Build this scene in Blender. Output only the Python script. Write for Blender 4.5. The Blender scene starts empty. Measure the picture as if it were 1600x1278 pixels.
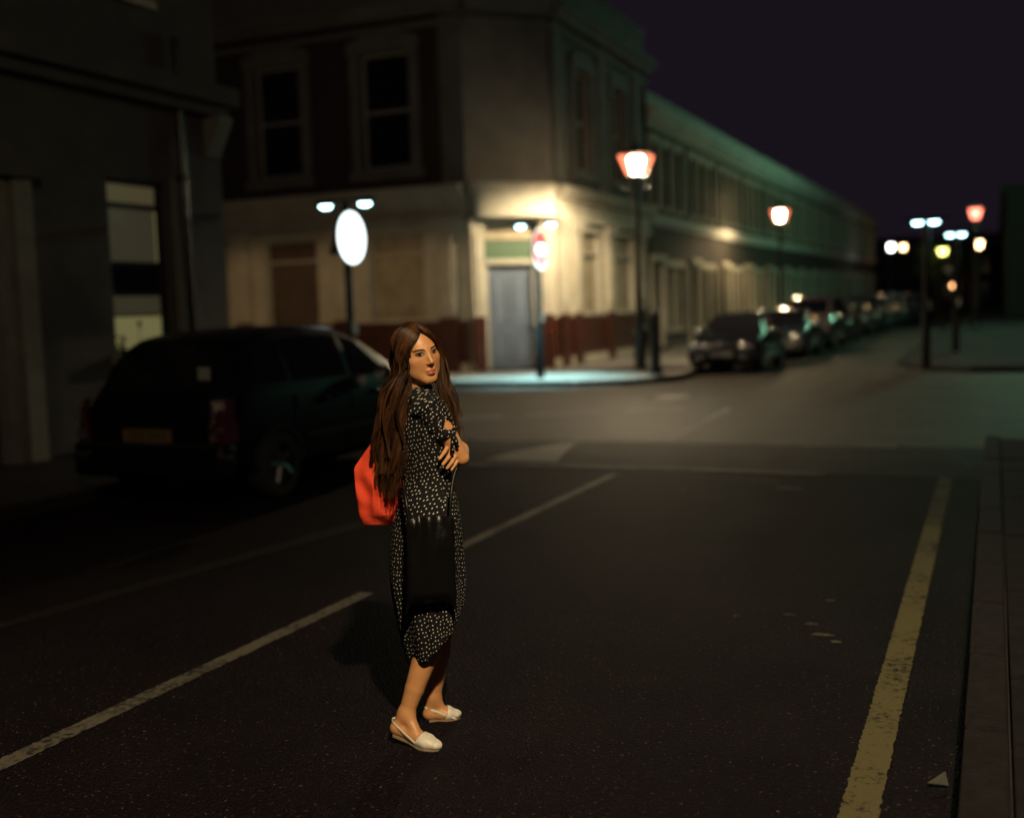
import bpy, math, random
import numpy as np
from mathutils import Vector, Matrix

random.seed(7); rng = np.random.default_rng(11)
S = bpy.context.scene
COL = S.collection
R_ = math.radians

# ------------------------------------------------------------------ camera
cam_d = bpy.data.cameras.new('camera'); cam = bpy.data.objects.new('camera', cam_d); COL.objects.link(cam)
S.camera = cam
cam_d.sensor_width = 36.0; cam_d.sensor_fit = 'HORIZONTAL'; cam_d.lens = 39.6
cam_d.clip_start = 0.05; cam_d.clip_end = 1500
cam_d.dof.use_dof = True; cam_d.dof.focus_distance = 4.38; cam_d.dof.aperture_fstop = 0.98
cam.matrix_world = (Matrix.Translation((0, 0, 1.70)) @ Matrix.Rotation(R_(23.3165), 4, 'Z')
                    @ Matrix.Rotation(R_(90 - 5.1285), 4, 'X') @ Matrix.Rotation(-0.033, 4, 'Z'))

# ------------------------------------------------------------------ world: moonless city night
W = bpy.data.worlds.new('World'); S.world = W; W.use_nodes = True
bg = W.node_tree.nodes['Background']
bg.inputs[0].default_value = (0.0088, 0.0061, 0.0102, 1); bg.inputs[1].default_value = 1.0

S.view_settings.view_transform = 'Standard'; S.view_settings.look = 'None'
S.view_settings.exposure = 0; S.view_settings.gamma = 1; S.view_settings.use_curve_mapping = False
S.render.engine = 'CYCLES'
cy = S.cycles
cy.use_denoising = True
try: cy.denoiser = 'OPENIMAGEDENOISE'
except Exception: pass
cy.max_bounces = 5; cy.diffuse_bounces = 2; cy.glossy_bounces = 3; cy.transmission_bounces = 4; cy.volume_bounces = 0
cy.sample_clamp_indirect = 4; cy.caustics_reflective = False; cy.caustics_refractive = False
cy.use_light_tree = True

# ------------------------------------------------------------------ materials
def mat(name, col, rough=.6, metal=0., noise=None, bump=None, spec=.5, coat=0., tint=None):
    m = bpy.data.materials.new(name); m.use_nodes = True
    nt = m.node_tree; n = nt.nodes; L = nt.links; p = n['Principled BSDF']
    p.inputs['Base Color'].default_value = (*col, 1); p.inputs['Roughness'].default_value = rough
    p.inputs['Metallic'].default_value = metal; p.inputs['Specular IOR Level'].default_value = spec
    p.inputs['Coat Weight'].default_value = coat
    tc = n.new('ShaderNodeTexCoord')
    if noise:
        sc, amt = noise
        t = n.new('ShaderNodeTexNoise'); t.inputs['Scale'].default_value = sc; t.inputs['Detail'].default_value = 7
        t.inputs['Roughness'].default_value = .65
        L.new(tc.outputs['Object'], t.inputs['Vector'])
        r = n.new('ShaderNodeValToRGB'); r.color_ramp.elements[0].position = .3; r.color_ramp.elements[1].position = .72
        lo = tint or tuple(c * (1 - amt) for c in col); hi = tuple(min(.95, c * (1 + amt)) for c in col)
        r.color_ramp.elements[0].color = (*lo, 1); r.color_ramp.elements[1].color = (*hi, 1)
        L.new(t.outputs['Fac'], r.inputs['Fac']); L.new(r.outputs['Color'], p.inputs['Base Color'])
    if bump:
        sc, st = bump[:2]
        t = n.new('ShaderNodeTexNoise'); t.inputs['Scale'].default_value = sc; t.inputs['Detail'].default_value = 5
        L.new(tc.outputs['Object'], t.inputs['Vector'])
        b = n.new('ShaderNodeBump'); b.inputs['Strength'].default_value = st
        b.inputs['Distance'].default_value = bump[2] if len(bump) > 2 else .01
        L.new(t.outputs['Fac'], b.inputs['Height']); L.new(b.outputs['Normal'], p.inputs['Normal'])
    return m

def emit(name, col, st, base=(.1, .1, .1)):
    m = mat(name, base, .4); p = m.node_tree.nodes['Principled BSDF']
    p.inputs['Emission Color'].default_value = (*col, 1); p.inputs['Emission Strength'].default_value = st
    return m

M = {}
def asphalt(name, c, lo, sc=60, st=.9, ro=.66, sp=.02):
    m = mat(name, c, ro, 0, None, None, sp)
    nt = m.node_tree; n = nt.nodes; L = nt.links; p = n['Principled BSDF']; tc = n['Texture Coordinate']
    v = n.new('ShaderNodeTexVoronoi'); v.inputs['Scale'].default_value = sc * 1.6; L.new(tc.outputs['Object'], v.inputs['Vector'])
    t = n.new('ShaderNodeTexNoise'); t.inputs['Scale'].default_value = .9; t.inputs['Detail'].default_value = 9; t.inputs['Roughness'].default_value = .7
    L.new(tc.outputs['Object'], t.inputs['Vector'])
    t2 = n.new('ShaderNodeTexNoise'); t2.inputs['Scale'].default_value = sc; t2.inputs['Detail'].default_value = 4
    L.new(tc.outputs['Object'], t2.inputs['Vector'])
    r = n.new('ShaderNodeValToRGB'); r.color_ramp.elements[0].position = .32; r.color_ramp.elements[1].position = .7
    r.color_ramp.elements[0].color = (*lo, 1); r.color_ramp.elements[1].color = (*c, 1)
    L.new(t.outputs['Fac'], r.inputs['Fac'])
    # pale aggregate chips
    r2 = n.new('ShaderNodeValToRGB'); r2.color_ramp.elements[0].position = .64; r2.color_ramp.elements[1].position = .72
    L.new(t2.outputs['Fac'], r2.inputs['Fac'])
    mx = n.new('ShaderNodeMix'); mx.data_type = 'RGBA'
    mx.inputs['B'].default_value = (.14, .118, .10, 1)
    L.new(r2.outputs['Color'], mx.inputs['Factor']); L.new(r.outputs['Color'], mx.inputs['A'])
    L.new(mx.outputs['Result'], p.inputs['Base Color'])
    b = n.new('ShaderNodeBump'); b.inputs['Strength'].default_value = st; b.inputs['Distance'].default_value = .016
    L.new(v.outputs['Distance'], b.inputs['Height']); L.new(b.outputs['Normal'], p.inputs['Normal'])
    return m
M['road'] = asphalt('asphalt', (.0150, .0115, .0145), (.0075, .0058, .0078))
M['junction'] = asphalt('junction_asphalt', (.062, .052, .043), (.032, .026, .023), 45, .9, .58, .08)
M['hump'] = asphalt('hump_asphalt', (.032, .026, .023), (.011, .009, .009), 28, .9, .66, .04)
def paint(name, c, thr, sp=.06):
    m = mat(name, c, .75, 0, None, None, sp)
    nt = m.node_tree; n = nt.nodes; L = nt.links; p = n['Principled BSDF']; tc = n['Texture Coordinate']
    t = n.new('ShaderNodeTexNoise'); t.inputs['Scale'].default_value = 26; t.inputs['Detail'].default_value = 8; t.inputs['Roughness'].default_value = .75
    t3 = n.new('ShaderNodeTexNoise'); t3.inputs['Scale'].default_value = 2.2; t3.inputs['Detail'].default_value = 4
    L.new(tc.outputs['Object'], t.inputs['Vector']); L.new(tc.outputs['Object'], t3.inputs['Vector'])
    a = n.new('ShaderNodeMath'); a.operation = 'MULTIPLY_ADD'; a.inputs[1].default_value = .5
    L.new(t3.outputs['Fac'], a.inputs[0]); L.new(t.outputs['Fac'], a.inputs[2])
    r = n.new('ShaderNodeValToRGB'); r.color_ramp.elements[0].position = thr; r.color_ramp.elements[1].position = thr + .12
    r.color_ramp.elements[0].color = (.012, .010, .011, 1); r.color_ramp.elements[1].color = (*c, 1)
    L.new(a.outputs[0], r.inputs['Fac']); L.new(r.outputs['Color'], p.inputs['Base Color'])
    b = n.new('ShaderNodeBump'); b.inputs['Strength'].default_value = .5; b.inputs['Distance'].default_value = .006
    L.new(t.outputs['Fac'], b.inputs['Height']); L.new(b.outputs['Normal'], p.inputs['Normal'])
    return m
M['line'] = paint('road_paint', (.115, .107, .076), .60)
M['line_yellow'] = paint('yellow_road_paint', (.105, .094, .045), .60)
M['line_yellow_dim'] = paint('dim_yellow_road_paint', (.062, .054, .028), .66)
M['line_worn'] = paint('worn_road_paint', (.09, .082, .062), .64, .24)
M['line_pale'] = paint('pale_road_paint', (.20, .18, .14), .60, .34)
M['line_faint'] = paint('faint_road_line', (.019, .016, .0155), .78)
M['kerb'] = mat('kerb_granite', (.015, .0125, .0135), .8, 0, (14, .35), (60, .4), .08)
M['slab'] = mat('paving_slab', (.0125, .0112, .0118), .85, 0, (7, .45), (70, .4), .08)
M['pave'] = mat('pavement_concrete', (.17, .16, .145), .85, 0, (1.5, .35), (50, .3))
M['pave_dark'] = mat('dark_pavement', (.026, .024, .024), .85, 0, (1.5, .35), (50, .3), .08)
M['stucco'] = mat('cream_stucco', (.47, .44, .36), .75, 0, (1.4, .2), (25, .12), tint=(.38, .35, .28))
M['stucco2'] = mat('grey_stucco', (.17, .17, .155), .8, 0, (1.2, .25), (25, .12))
M['cornice'] = mat('pale_cornice', (.55, .55, .50), .8, 0, (1.2, .2), (25, .12))
M['brick'] = mat('dark_brick', (.05, .038, .034), .9, 0, (9, .4), (40, .4))
M['brick2'] = mat('sooty_brick', (.045, .038, .033), .9, 0, (9, .4), (40, .4))
M['maroon'] = mat('maroon_gloss_tile', (.055, .015, .009), .35, 0, (3, .3), None)
M['board'] = mat('boarded_panel', (.33, .28, .19), .7, 0, (2, .3))
M['board_dark'] = mat('dark_shutter', (.10, .065, .045), .6, 0, (2, .3))
M['door'] = mat('blue_grey_door', (.14, .18, .25), .5, 0, (3, .15))
M['green'] = mat('green_fascia', (.05, .105, .055), .5)
M['glass'] = mat('dark_glass', (.008, .008, .01), .08, 0, None, None, .5)
M['frame'] = mat('window_paint', (.42, .40, .34), .5, 0, (4, .15))
M['slate'] = mat('slate_roof', (.05, .05, .055), .7, 0, (3, .3))
M['iron'] = mat('black_iron', (.012, .012, .013), .38, 0, None, (60, .1))
M['grey_post'] = mat('grey_post_paint', (.008, .008, .009), .8, 0, None, None, .1)
M['pipe'] = mat('black_pipe', (.01, .01, .011), .25)
M['leftwall'] = mat('left_wall_render', (.07, .066, .066), .85, 0, (2.2, .3), (30, .3))
M['lefttrim'] = mat('left_trim', (.20, .20, .17), .7, 0, (3, .2))
M['rubber'] = mat('tyre_rubber', (.012, .012, .012), .85)
M['chrome'] = mat('chrome', (.8, .8, .8), .11, 1)
M['chrome_soft'] = mat('satin_chrome', (.5, .5, .48), .32, 1)
M['alloy'] = mat('alloy', (.10, .10, .105), .45, .8)
M['plastic'] = mat('black_plastic', (.014, .014, .015), .45)
M['lens'] = mat('clear_lens', (.8, .8, .8), .11, 1)
M['facet'] = mat('lamp_facet', (.9, .86, .78), .12, 1)
M['red_lens'] = mat('red_lens', (.05, .003, .003), .1, 0, None, None, .8, 1)
M['amber'] = mat('amber_lens', (.5, .16, .02), .15)
M['plate_y'] = mat('yellow_plate', (.17, .12, .05), .5)
M['plate_w'] = mat('white_plate', (.6, .6, .58), .5)
M['ink'] = mat('black_ink', (.012, .012, .012), .6)
M['sticker'] = mat('pale_sticker', (.3, .31, .28), .6)
M['leaf'] = mat('leaves', (.06, .085, .03), .6, 0, (4, .4))
M['bark'] = mat('bark', (.06, .05, .04), .9, 0, (8, .4), (20, .5))
M['white_sign'] = mat('sign_white', (.75, .75, .75), .5)
M['red_sign'] = mat('sign_red', (.55, .03, .025), .5)
M['sign_back'] = mat('sign_back', (.05, .055, .06), .5)
M['lamp_halo_pane'] = emit('lamp_halo_pane', (1, .20, .10), 1.7)  # red halo put into the pane colour; these lanterns are oversized for it
M['lamp_near'] = emit('lamp_near', (1, .66, .27), 5)
M['lamp_core'] = emit('lamp_core', (1, .74, .42), 60)
M['lamp_bulb'] = emit('lamp_bulb', (1, .76, .45), 5500)
M['lamp_side'] = emit('lamp_side', (1, .62, .28), 4)
M['lamp_far'] = emit('lamp_far', (1, .60, .28), 9)
M['lamp_red'] = emit('lamp_red', (1, .22, .14), 3.2)
M['lamp_white'] = emit('lamp_white', (.95, 1, .92), 10)
M['lamp_green'] = emit('lamp_green', (.40, 1, .60), 9000)
M['lamp_yellow'] = emit('lamp_yellow', (1, .92, .22), 5)
M['lamp_cyan'] = emit('lamp_cyan', (.50, .93, 1), 9)
M['disc_glow'] = emit('disc_glow', (.85, .99, 1), 2.6, (.8, .8, .8))  # sign face glows by itself to give its overexposed white
M['bar_glow'] = emit('bar_glow', (.9, .98, 1), .75, (.8, .8, .8))  # light of the sign's lamps put into the white as its own glow
M['rednoentry_glow'] = emit('red_no_entry_glow', (1, .20, .2), .3, (.5, .03, .03))  # red face also glows a little, in place of lamp light on it
for k in [k for k in M if k.startswith('lamp_')]:
    nt_ = M[k].node_tree; o_ = nt_.nodes['Material Output']; ad_ = nt_.nodes.new('ShaderNodeAddShader'); tr_ = nt_.nodes.new('ShaderNodeBsdfTransparent')
    tr_.inputs[0].default_value = (.8, .8, .8, 1); em_ = nt_.nodes.new('ShaderNodeEmission'); pp_ = nt_.nodes['Principled BSDF']
    em_.inputs[0].default_value = pp_.inputs['Emission Color'].default_value; em_.inputs[1].default_value = pp_.inputs['Emission Strength'].default_value
    nt_.links.new(tr_.outputs[0], ad_.inputs[0]); nt_.links.new(em_.outputs[0], ad_.inputs[1]); nt_.links.new(ad_.outputs[0], o_.inputs['Surface'])
M['win_lit'] = emit('window_lit', (1, .92, .36), .125, (.3, .3, .25))
M['blind_lit'] = emit('blind_lit', (1, .86, .40), .045, (.28, .25, .18))
M['blind_dim'] = emit('blind_dim', (1, .95, .52), .024, (.2, .19, .15))

# ------------------------------------------------------------------ mesh helpers
class MB:
    def __init__(s): s.v = []; s.f = []
    def add(s, vs, fs):
        o = len(s.v); s.v += [tuple(map(float, p)) for p in vs]; s.f += [tuple(i + o for i in f) for f in fs]; return s
    def box(s, x0, y0, z0, x1, y1, z1):
        v = [(x, y, z) for x in (x0, x1) for y in (y0, y1) for z in (z0, z1)]
        return s.add(v, [(0, 1, 3, 2), (4, 6, 7, 5), (0, 4, 5, 1), (2, 3, 7, 6), (0, 2, 6, 4), (1, 5, 7, 3)])
    def lathe(s, prof, n=16, c=(0, 0, 0), cap=True):
        v = []; k = len(prof)
        for r, z in prof:
            for i in range(n):
                a = 2 * math.pi * i / n; v.append((c[0] + r * math.cos(a), c[1] + r * math.sin(a), c[2] + z))
        f = [(j * n + i, j * n + (i + 1) % n, (j + 1) * n + (i + 1) % n, (j + 1) * n + i) for j in range(k - 1) for i in range(n)]
        if cap: f += [tuple(range(n - 1, -1, -1)), tuple(range((k - 1) * n, k * n))]
        return s.add(v, f)
    def tube(s, pts, rad, n=8, cap=True):
        pts = [Vector(p) for p in pts]; m = len(pts)
        rad = [rad] * m if not hasattr(rad, '__len__') else rad
        v = []; up = None
        for i, p in enumerate(pts):
            t = (pts[min(i + 1, m - 1)] - pts[max(i - 1, 0)]).normalized()
            if up is None: up = Vector((0, 0, 1)) if abs(t.z) < .9 else Vector((1, 0, 0))
            a = t.cross(up).normalized(); b = a.cross(t).normalized(); up = b
            for k in range(n):
                q = 2 * math.pi * k / n; v.append(p + (a * math.cos(q) + b * math.sin(q)) * rad[i])
        f = [(j * n + i, j * n + (i + 1) % n, (j + 1) * n + (i + 1) % n, (j + 1) * n + i) for j in range(m - 1) for i in range(n)]
        if cap: f += [tuple(range(n - 1, -1, -1)), tuple(range((m - 1) * n, m * n))]
        return s.add(v, f)
    def prism(s, poly, z0, z1):
        n = len(poly)
        v = [(x, y, z0) for x, y in poly] + [(x, y, z1) for x, y in poly]
        return s.add(v, [tuple(range(n - 1, -1, -1)), tuple(range(n, 2 * n))] + [(i, (i + 1) % n, n + (i + 1) % n, n + i) for i in range(n)])
    def disc(s, c, r, ax, th, n=32, off=0):
        c = Vector(c); ax = Vector(ax).normalized(); a = ax.orthogonal().normalized(); b = ax.cross(a)
        v = []
        for k in (0, 1):
            for i in range(n):
                q = 2 * math.pi * i / n; v.append(c + ax * (off + th * k) + (a * math.cos(q) + b * math.sin(q)) * r)
        return s.add(v, [tuple(range(n - 1, -1, -1)), tuple(range(n, 2 * n))] + [(i, (i + 1) % n, n + (i + 1) % n, n + i) for i in range(n)])
    def ball(s, c, r, n=10, m=7):
        rr = r if hasattr(r, '__len__') else (r, r, r)
        v = []
        for j in range(m + 1):
            p = math.pi * j / m
            for i in range(n):
                a = 2 * math.pi * i / n
                v.append((c[0] + rr[0] * math.sin(p) * math.cos(a), c[1] + rr[1] * math.sin(p) * math.sin(a), c[2] + rr[2] * math.cos(p)))
        f = [(j * n + i, (j + 1) * n + i, (j + 1) * n + (i + 1) % n, j * n + (i + 1) % n) for j in range(m) for i in range(n)]
        return s.add(v, f)
    def build(s, name, m, parent=None, smooth=False, bevel=0):
        me = bpy.data.meshes.new(name); me.from_pydata(s.v, [], s.f); me.validate()
        me.materials.append(m)
        if smooth:
            me.polygons.foreach_set('use_smooth', [True] * len(me.polygons))
        o = bpy.data.objects.new(name, me); COL.objects.link(o)
        if parent: o.parent = parent
        if bevel:
            b = o.modifiers.new('bevel', 'BEVEL'); b.width = bevel; b.segments = 2; b.limit_method = 'ANGLE'
        if smooth:
            try: me.set_sharp_from_angle(angle=R_(40))
            except Exception: pass
        return o

def tag(o, label, cat, group=None):
    o['label'] = label; o['category'] = cat
    if group: o['group'] = group
    return o
def empty(name, loc, rz=0):
    o = bpy.data.objects.new(name, None); COL.objects.link(o); o.location = loc; o.rotation_euler = (0, 0, rz); o.empty_display_size = .2
    return o
def struct(name, mb, m, parent=None, **k):
    o = mb.build(name, m, parent, **k)
    if not parent: o['kind'] = 'structure'
    return o
def kids(o): return [c for c in bpy.data.objects if c.parent is o]
CH = None
def dup(root, loc, rz=0, label=None, swap=None):
    def cp(o, par):
        c = o.copy(); COL.objects.link(c)
        if par: c.parent = par
        if swap and o.type == 'MESH' and len(o.material_slots) and o.material_slots[0].material in swap:
            c.material_slots[0].link = 'OBJECT'; c.material_slots[0].material = swap[o.material_slots[0].material]
        for ch in o.children: cp(ch, c)
        return c
    r = cp(root, None); r.location = loc; r.rotation_euler = (0, 0, rz)
    if label: r['label'] = label
    return r
def text(body, size, m, name, parent, loc, rot, ext=.001):
    cu = bpy.data.curves.new(name, 'FONT'); cu.body = body; cu.size = size; cu.extrude = ext; cu.align_x = 'CENTER'; cu.align_y = 'CENTER'
    t = bpy.data.objects.new(name + '_tmp', cu); COL.objects.link(t)
    dg = bpy.context.evaluated_depsgraph_get(); me = bpy.data.meshes.new_from_object(t.evaluated_get(dg))
    bpy.data.objects.remove(t)
    me.materials.clear(); me.materials.append(m)
    o = bpy.data.objects.new(name, me); COL.objects.link(o); o.location = loc; o.rotation_euler = rot; o.parent = parent
    return o

# ------------------------------------------------------------------ ground, road, markings, pavements
def sheet(pts, z): return MB().add([(x, y, z) for x, y in pts], [tuple(range(len(pts)))])
struct('ground', sheet([(-600, -200), (600, -200), (600, 900), (-600, 900)], -.03), M['pave'])
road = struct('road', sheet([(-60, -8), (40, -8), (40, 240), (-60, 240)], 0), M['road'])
def strip(p, q, w0, w1=None, z=.004, n=24, wob=.006):
    p = Vector(p); q = Vector(q); d = (q - p).normalized(); nn = Vector((-d.y, d.x)); w1 = w0 if w1 is None else w1
    a = []; b = []
    for i in range(n + 1):
        t = i / n; c = p.lerp(q, t); w = w0 + (w1 - w0) * t
        a.append((*(c + nn * (w / 2 + random.uniform(-wob, wob))), z)); b.append((*(c - nn * (w / 2 + random.uniform(-wob, wob))), z))
    return MB().add(a + b, [(i, n + 1 + i, n + 2 + i, i + 1) for i in range(n)])
struct('centre_line', strip((-3.56, 1.2), (-3.51, 5.82), .10, n=240, wob=.005), M['line_worn'], road)
struct('centre_line', strip((-3.53, 6.85), (-3.52, 10.78), .10, n=240, wob=.005), M['line_worn'], road)
struct('centre_line', strip((-3.73, 13.6), (-3.86, 17.6), .11, z=.009), M['line_pale'], road)
struct('edge_line', strip((-.405, 2.2), (-.411, 6.6), .124, .123, n=260, wob=.0045), M['line_yellow'], road)
struct('edge_line', strip((-.411, 6.61), (-.415, 9.0), .123, .122, n=140, wob=.006), M['line_yellow'], road)
struct('edge_line', strip((-.415, 9.01), (-.42, 12.6), .122, .12, n=180, wob=.008), M['line_yellow_dim'], road)  # far length darker: the fading lamp light is put into the paint colour
struct('pale_line', strip((-5.25, 4.1), (-4.62, 8.3), .12, .24, n=120, wob=.02), M['line_faint'], road)  # faint strip, slightly paler than the road around it
struct('pale_line', strip((-4.74, 26.9), (-4.9, 52), .16, z=.009), M['line_worn'], road)
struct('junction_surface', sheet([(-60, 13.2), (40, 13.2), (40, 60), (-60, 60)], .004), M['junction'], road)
struct('give_way_line', strip((-8.1, 15.6), (-7.1, 16.15), .2, z=.009), M['line_pale'], road)
struct('give_way_line', strip((-6.8, 16.3), (-5.75, 16.9), .2, z=.009), M['line_pale'], road)
struct('give_way_line', strip((-5.4, 17.1), (-4.5, 17.5), .2, z=.009), M['line_pale'], road)
# raised table across the road
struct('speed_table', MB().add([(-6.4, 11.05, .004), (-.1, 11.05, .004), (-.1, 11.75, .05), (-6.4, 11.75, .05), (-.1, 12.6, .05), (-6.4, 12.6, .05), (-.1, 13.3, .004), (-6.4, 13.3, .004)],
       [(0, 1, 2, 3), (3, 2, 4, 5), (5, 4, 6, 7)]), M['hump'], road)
def zt(y): return float(np.interp(y, [11.05, 11.75, 12.6, 13.3], [.004, .05, .05, .004]))
def arc_strip(y0, x0, x1, sag, w, z, m, n=40):
    a = []; b = []
    for i in range(n + 1):
        t = i / n; x = x0 + (x1 - x0) * t; yy = y0 + sag * (2 * t - 1) ** 2
        ya = yy + w / 2 + random.uniform(-.015, .015); yb_ = yy - w / 2 + random.uniform(-.015, .015); a.append((x, ya, zt(ya) + z)); b.append((x, yb_, zt(yb_) + z))
    struct('table_edge_line', MB().add(a + b, [(i, n + 1 + i, n + 2 + i, i + 1) for i in range(n)]), m, road)
arc_strip(11.10, -5.6, -1.5, -.1, .12, .006, M['line_worn'])
arc_strip(10.75, -3.9, -1.9, -.25, .1, .002, M['line_faint'])
arc_strip(13.28, -6.2, -1.0, -.2, .16, .007, M['line_pale'])
ar = [(11.28, -5.25, -4.35), (11.75, -5.09, -4.45), (12.6, -4.81, -4.63), (12.95, -4.70, -4.69)]
struct('hump_arrow', MB().add([(x, y, zt(y) + .006) for y, l, r in ar for x in (l, r)], [(2 * i, 2 * i + 1, 2 * i + 3, 2 * i + 2) for i in range(3)]), M['line_pale'], road)
for (x, y, w, h) in [(-.80, 5.72, .13, .05), (-.72, 5.62, .06, .04), (-.88, 5.9, .10, .04), (-1.02, 6.05, .09, .025), (-1.28, 5.95, .05, .02), (-.85, 6.4, .07, .025), (-1.1, 5.8, .03, .02), (-1.72, 10.2, .3, .08), (-1.9, 10.5, .12, .05), (-2.6, 9.9, .07, .05)]:
    n = 11; pts = [(x + w / 2 * math.cos(2 * math.pi * i / n) * random.uniform(.6, 1.15), y + h / 2 * math.sin(2 * math.pi * i / n) * random.uniform(.6, 1.2), .004) for i in range(n)]
    struct('paint_scrap', MB().add(pts, [tuple(range(n))]), M['line_worn'], road)
leaf = MB().add([(-.21, 4.0, .02), (-.14, 4.02, .012), (-.155, 4.1, .03), (-.175, 4.04, .012)], [(0, 1, 3), (0, 3, 2), (1, 2, 3)]).build('fallen_leaf', mat('dry_leaf', (.055, .055, .045), .8))
tag(leaf, 'single dry fallen leaf lying beside the right kerb near the white edge line', 'leaf')

cov = MB().disc((-5.32, 19.6, 0), .34, (0, 0, 1), .012, 24); struct('manhole_cover', cov, mat('worn_iron', (.06, .055, .05), .7, .2), road)
struct('manhole_frame', MB().box(-5.75, 19.2, .0, -4.9, 20.0, .0085), M['pave_dark'], road)
def kerb_run(parent, x0, y0, x1, y1, L=.9, w=.15, h=.115, maxn=40):
    p = Vector((x0, y0)); q = Vector((x1, y1)); d = q - p; n = min(maxn, max(1, round(d.length / L))); ang = math.atan2(d.y, d.x); l = d.length / n
    me = None
    for i in range(n):
        if me is None:
            o = MB().box(.009, 0, -.02, l - .009, w, h).build('kerb_stone', M['kerb'], parent, bevel=.012); me = o.data
        else:
            o = bpy.data.objects.new('kerb_stone', me); COL.objects.link(o); o.parent = parent
            b = o.modifiers.new('bevel', 'BEVEL'); b.width = .012; b.segments = 2; b.limit_method = 'ANGLE'
        c = p + d * (i / n); o.location = (c.x, c.y, random.uniform(-.008, .006)); o.rotation_euler = (0, 0, ang + random.uniform(-.006, .006))
# right near pavement
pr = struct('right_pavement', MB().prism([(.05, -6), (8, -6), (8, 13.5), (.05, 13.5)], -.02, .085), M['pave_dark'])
kerb_run(pr, .05, -3, .05, 13.5)      # runs +y, width goes to -x
me_s = None
for j in range(16):
    for i in range(3):
        if me_s is None:
            o = MB().box(.004, .004, 0, .596, .746, .03).build('paving_slab', M['slab'], pr, bevel=.005); me_s = o.data
        else:
            o = bpy.data.objects.new('paving_slab', me_s); COL.objects.link(o); o.parent = pr
            bv = o.modifiers.new('bevel', 'BEVEL'); bv.width = .005
        o.location = (.06 + .6 * i, 1.2 + .75 * j + (.37 if i % 2 else 0), .082 + random.uniform(-.003, .004))
        o.rotation_euler = (random.uniform(-.006, .006), random.uniform(-.006, .006), 0)
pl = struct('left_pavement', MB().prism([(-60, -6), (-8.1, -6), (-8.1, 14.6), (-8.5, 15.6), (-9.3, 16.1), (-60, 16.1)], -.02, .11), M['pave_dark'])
kerb_run(pl, -8.1, 14.5, -8.1, 2)
kerb_run(pl, -24, 16.1, -9.3, 16.1)
kerb_run(pl, -9.3, 16.1, -8.1, 14.5, .6)
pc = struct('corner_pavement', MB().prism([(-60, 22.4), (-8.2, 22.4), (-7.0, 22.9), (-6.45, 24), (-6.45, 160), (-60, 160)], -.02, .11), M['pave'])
kerb_run(pc, -8.2, 22.4, -24, 22.4)
kerb_run(pc, -7.0, 22.9, -8.2, 22.4, .6); kerb_run(pc, -6.45, 24, -7.0, 22.9, .6)
kerb_run(pc, -6.45, 62, -6.45, 24)
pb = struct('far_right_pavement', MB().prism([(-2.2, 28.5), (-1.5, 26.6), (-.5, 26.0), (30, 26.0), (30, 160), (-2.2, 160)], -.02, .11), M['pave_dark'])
kerb_run(pb, -.5, 26.0, 12, 26.0, maxn=14); kerb_run(pb, -1.5, 26.6, -.5, 26.0, .6); kerb_run(pb, -2.2, 28.5, -1.5, 26.6, .6); kerb_run(pb, -2.2, 60, -2.2, 28.5)

# ------------------------------------------------------------------ architecture helpers (wall built round its openings)
def wall_with_holes(T, u0, u1, z0, z1, holes, depth):
    """T maps (u, z, out) to a point; wall quads round rectangular holes with reveals of the given depth"""
    us = sorted({u0, u1, *[h[0] for h in holes], *[h[1] for h in holes]}); zs = sorted({z0, z1, *[h[2] for h in holes], *[h[3] for h in holes]})
    mb = MB()
    for i in range(len(us) - 1):
        for j in range(len(zs) - 1):
            cu, cz = (us[i] + us[i + 1]) / 2, (zs[j] + zs[j + 1]) / 2
            if any(h[0] < cu < h[1] and h[2] < cz < h[3] for h in holes): continue
            mb.add([T(us[i], zs[j], 0), T(us[i + 1], zs[j], 0), T(us[i + 1], zs[j + 1], 0), T(us[i], zs[j + 1], 0)], [(0, 1, 2, 3)])
    for a, b, c, d in holes:
        for p, q in (((a, c), (b, c)), ((b, c), (b, d)), ((b, d), (a, d)), ((a, d), (a, c))):
            mb.add([T(*p, 0), T(*q, 0), T(*q, -depth), T(*p, -depth)], [(0, 1, 2, 3)])
    return mb
def tbox(T, u0, u1, z0, z1, o0, o1, mb=None):
    mb = mb or MB()
    v = [T(u, z, o) for u in (u0, u1) for z in (z0, z1) for o in (o0, o1)]
    return mb.add(v, [(0, 1, 3, 2), (4, 6, 7, 5), (0, 4, 5, 1), (2, 3, 7, 6), (0, 2, 6, 4), (1, 5, 7, 3)])
def sash(T, h, parent, depth=.14, glass=None, fr=None, sill=True, bars=True, name='window'):
    a, b, c, d = h; m = MB(); fw = .07
    tbox(T, a, a + fw, c, d, -depth - .06, -depth + .02, m); tbox(T, b - fw, b, c, d, -depth - .06, -depth + .02, m)
    tbox(T, a + fw, b - fw, c, c + fw, -depth - .06, -depth + .02, m); tbox(T, a + fw, b - fw, d - fw, d, -depth - .06, -depth + .02, m)
    if bars:
        mz = (c + d) / 2; tbox(T, a + fw, b - fw, mz - .03, mz + .03, -depth - .05, -depth + .025, m)
    w = m.build(name, fr or M['frame'], parent)
    if bars:
        mz = (c + d) / 2
        for z0, z1 in ((c + fw, mz - .03), (mz + .03, d - fw)):
            tbox(T, a + fw, b - fw, z0, z1, -depth - .04, -depth - .03).build('pane', glass or M['glass'], w)
    else:
        tbox(T, a + fw, b - fw, c + fw, d - fw, -depth - .04, -depth - .03).build('pane', glass or M['glass'], w)
    if sill: tbox(T, a - .08, b + .08, c - .10, c - .003, -.02, .10).build('sill', M['stucco'], w)
    return w

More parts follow.
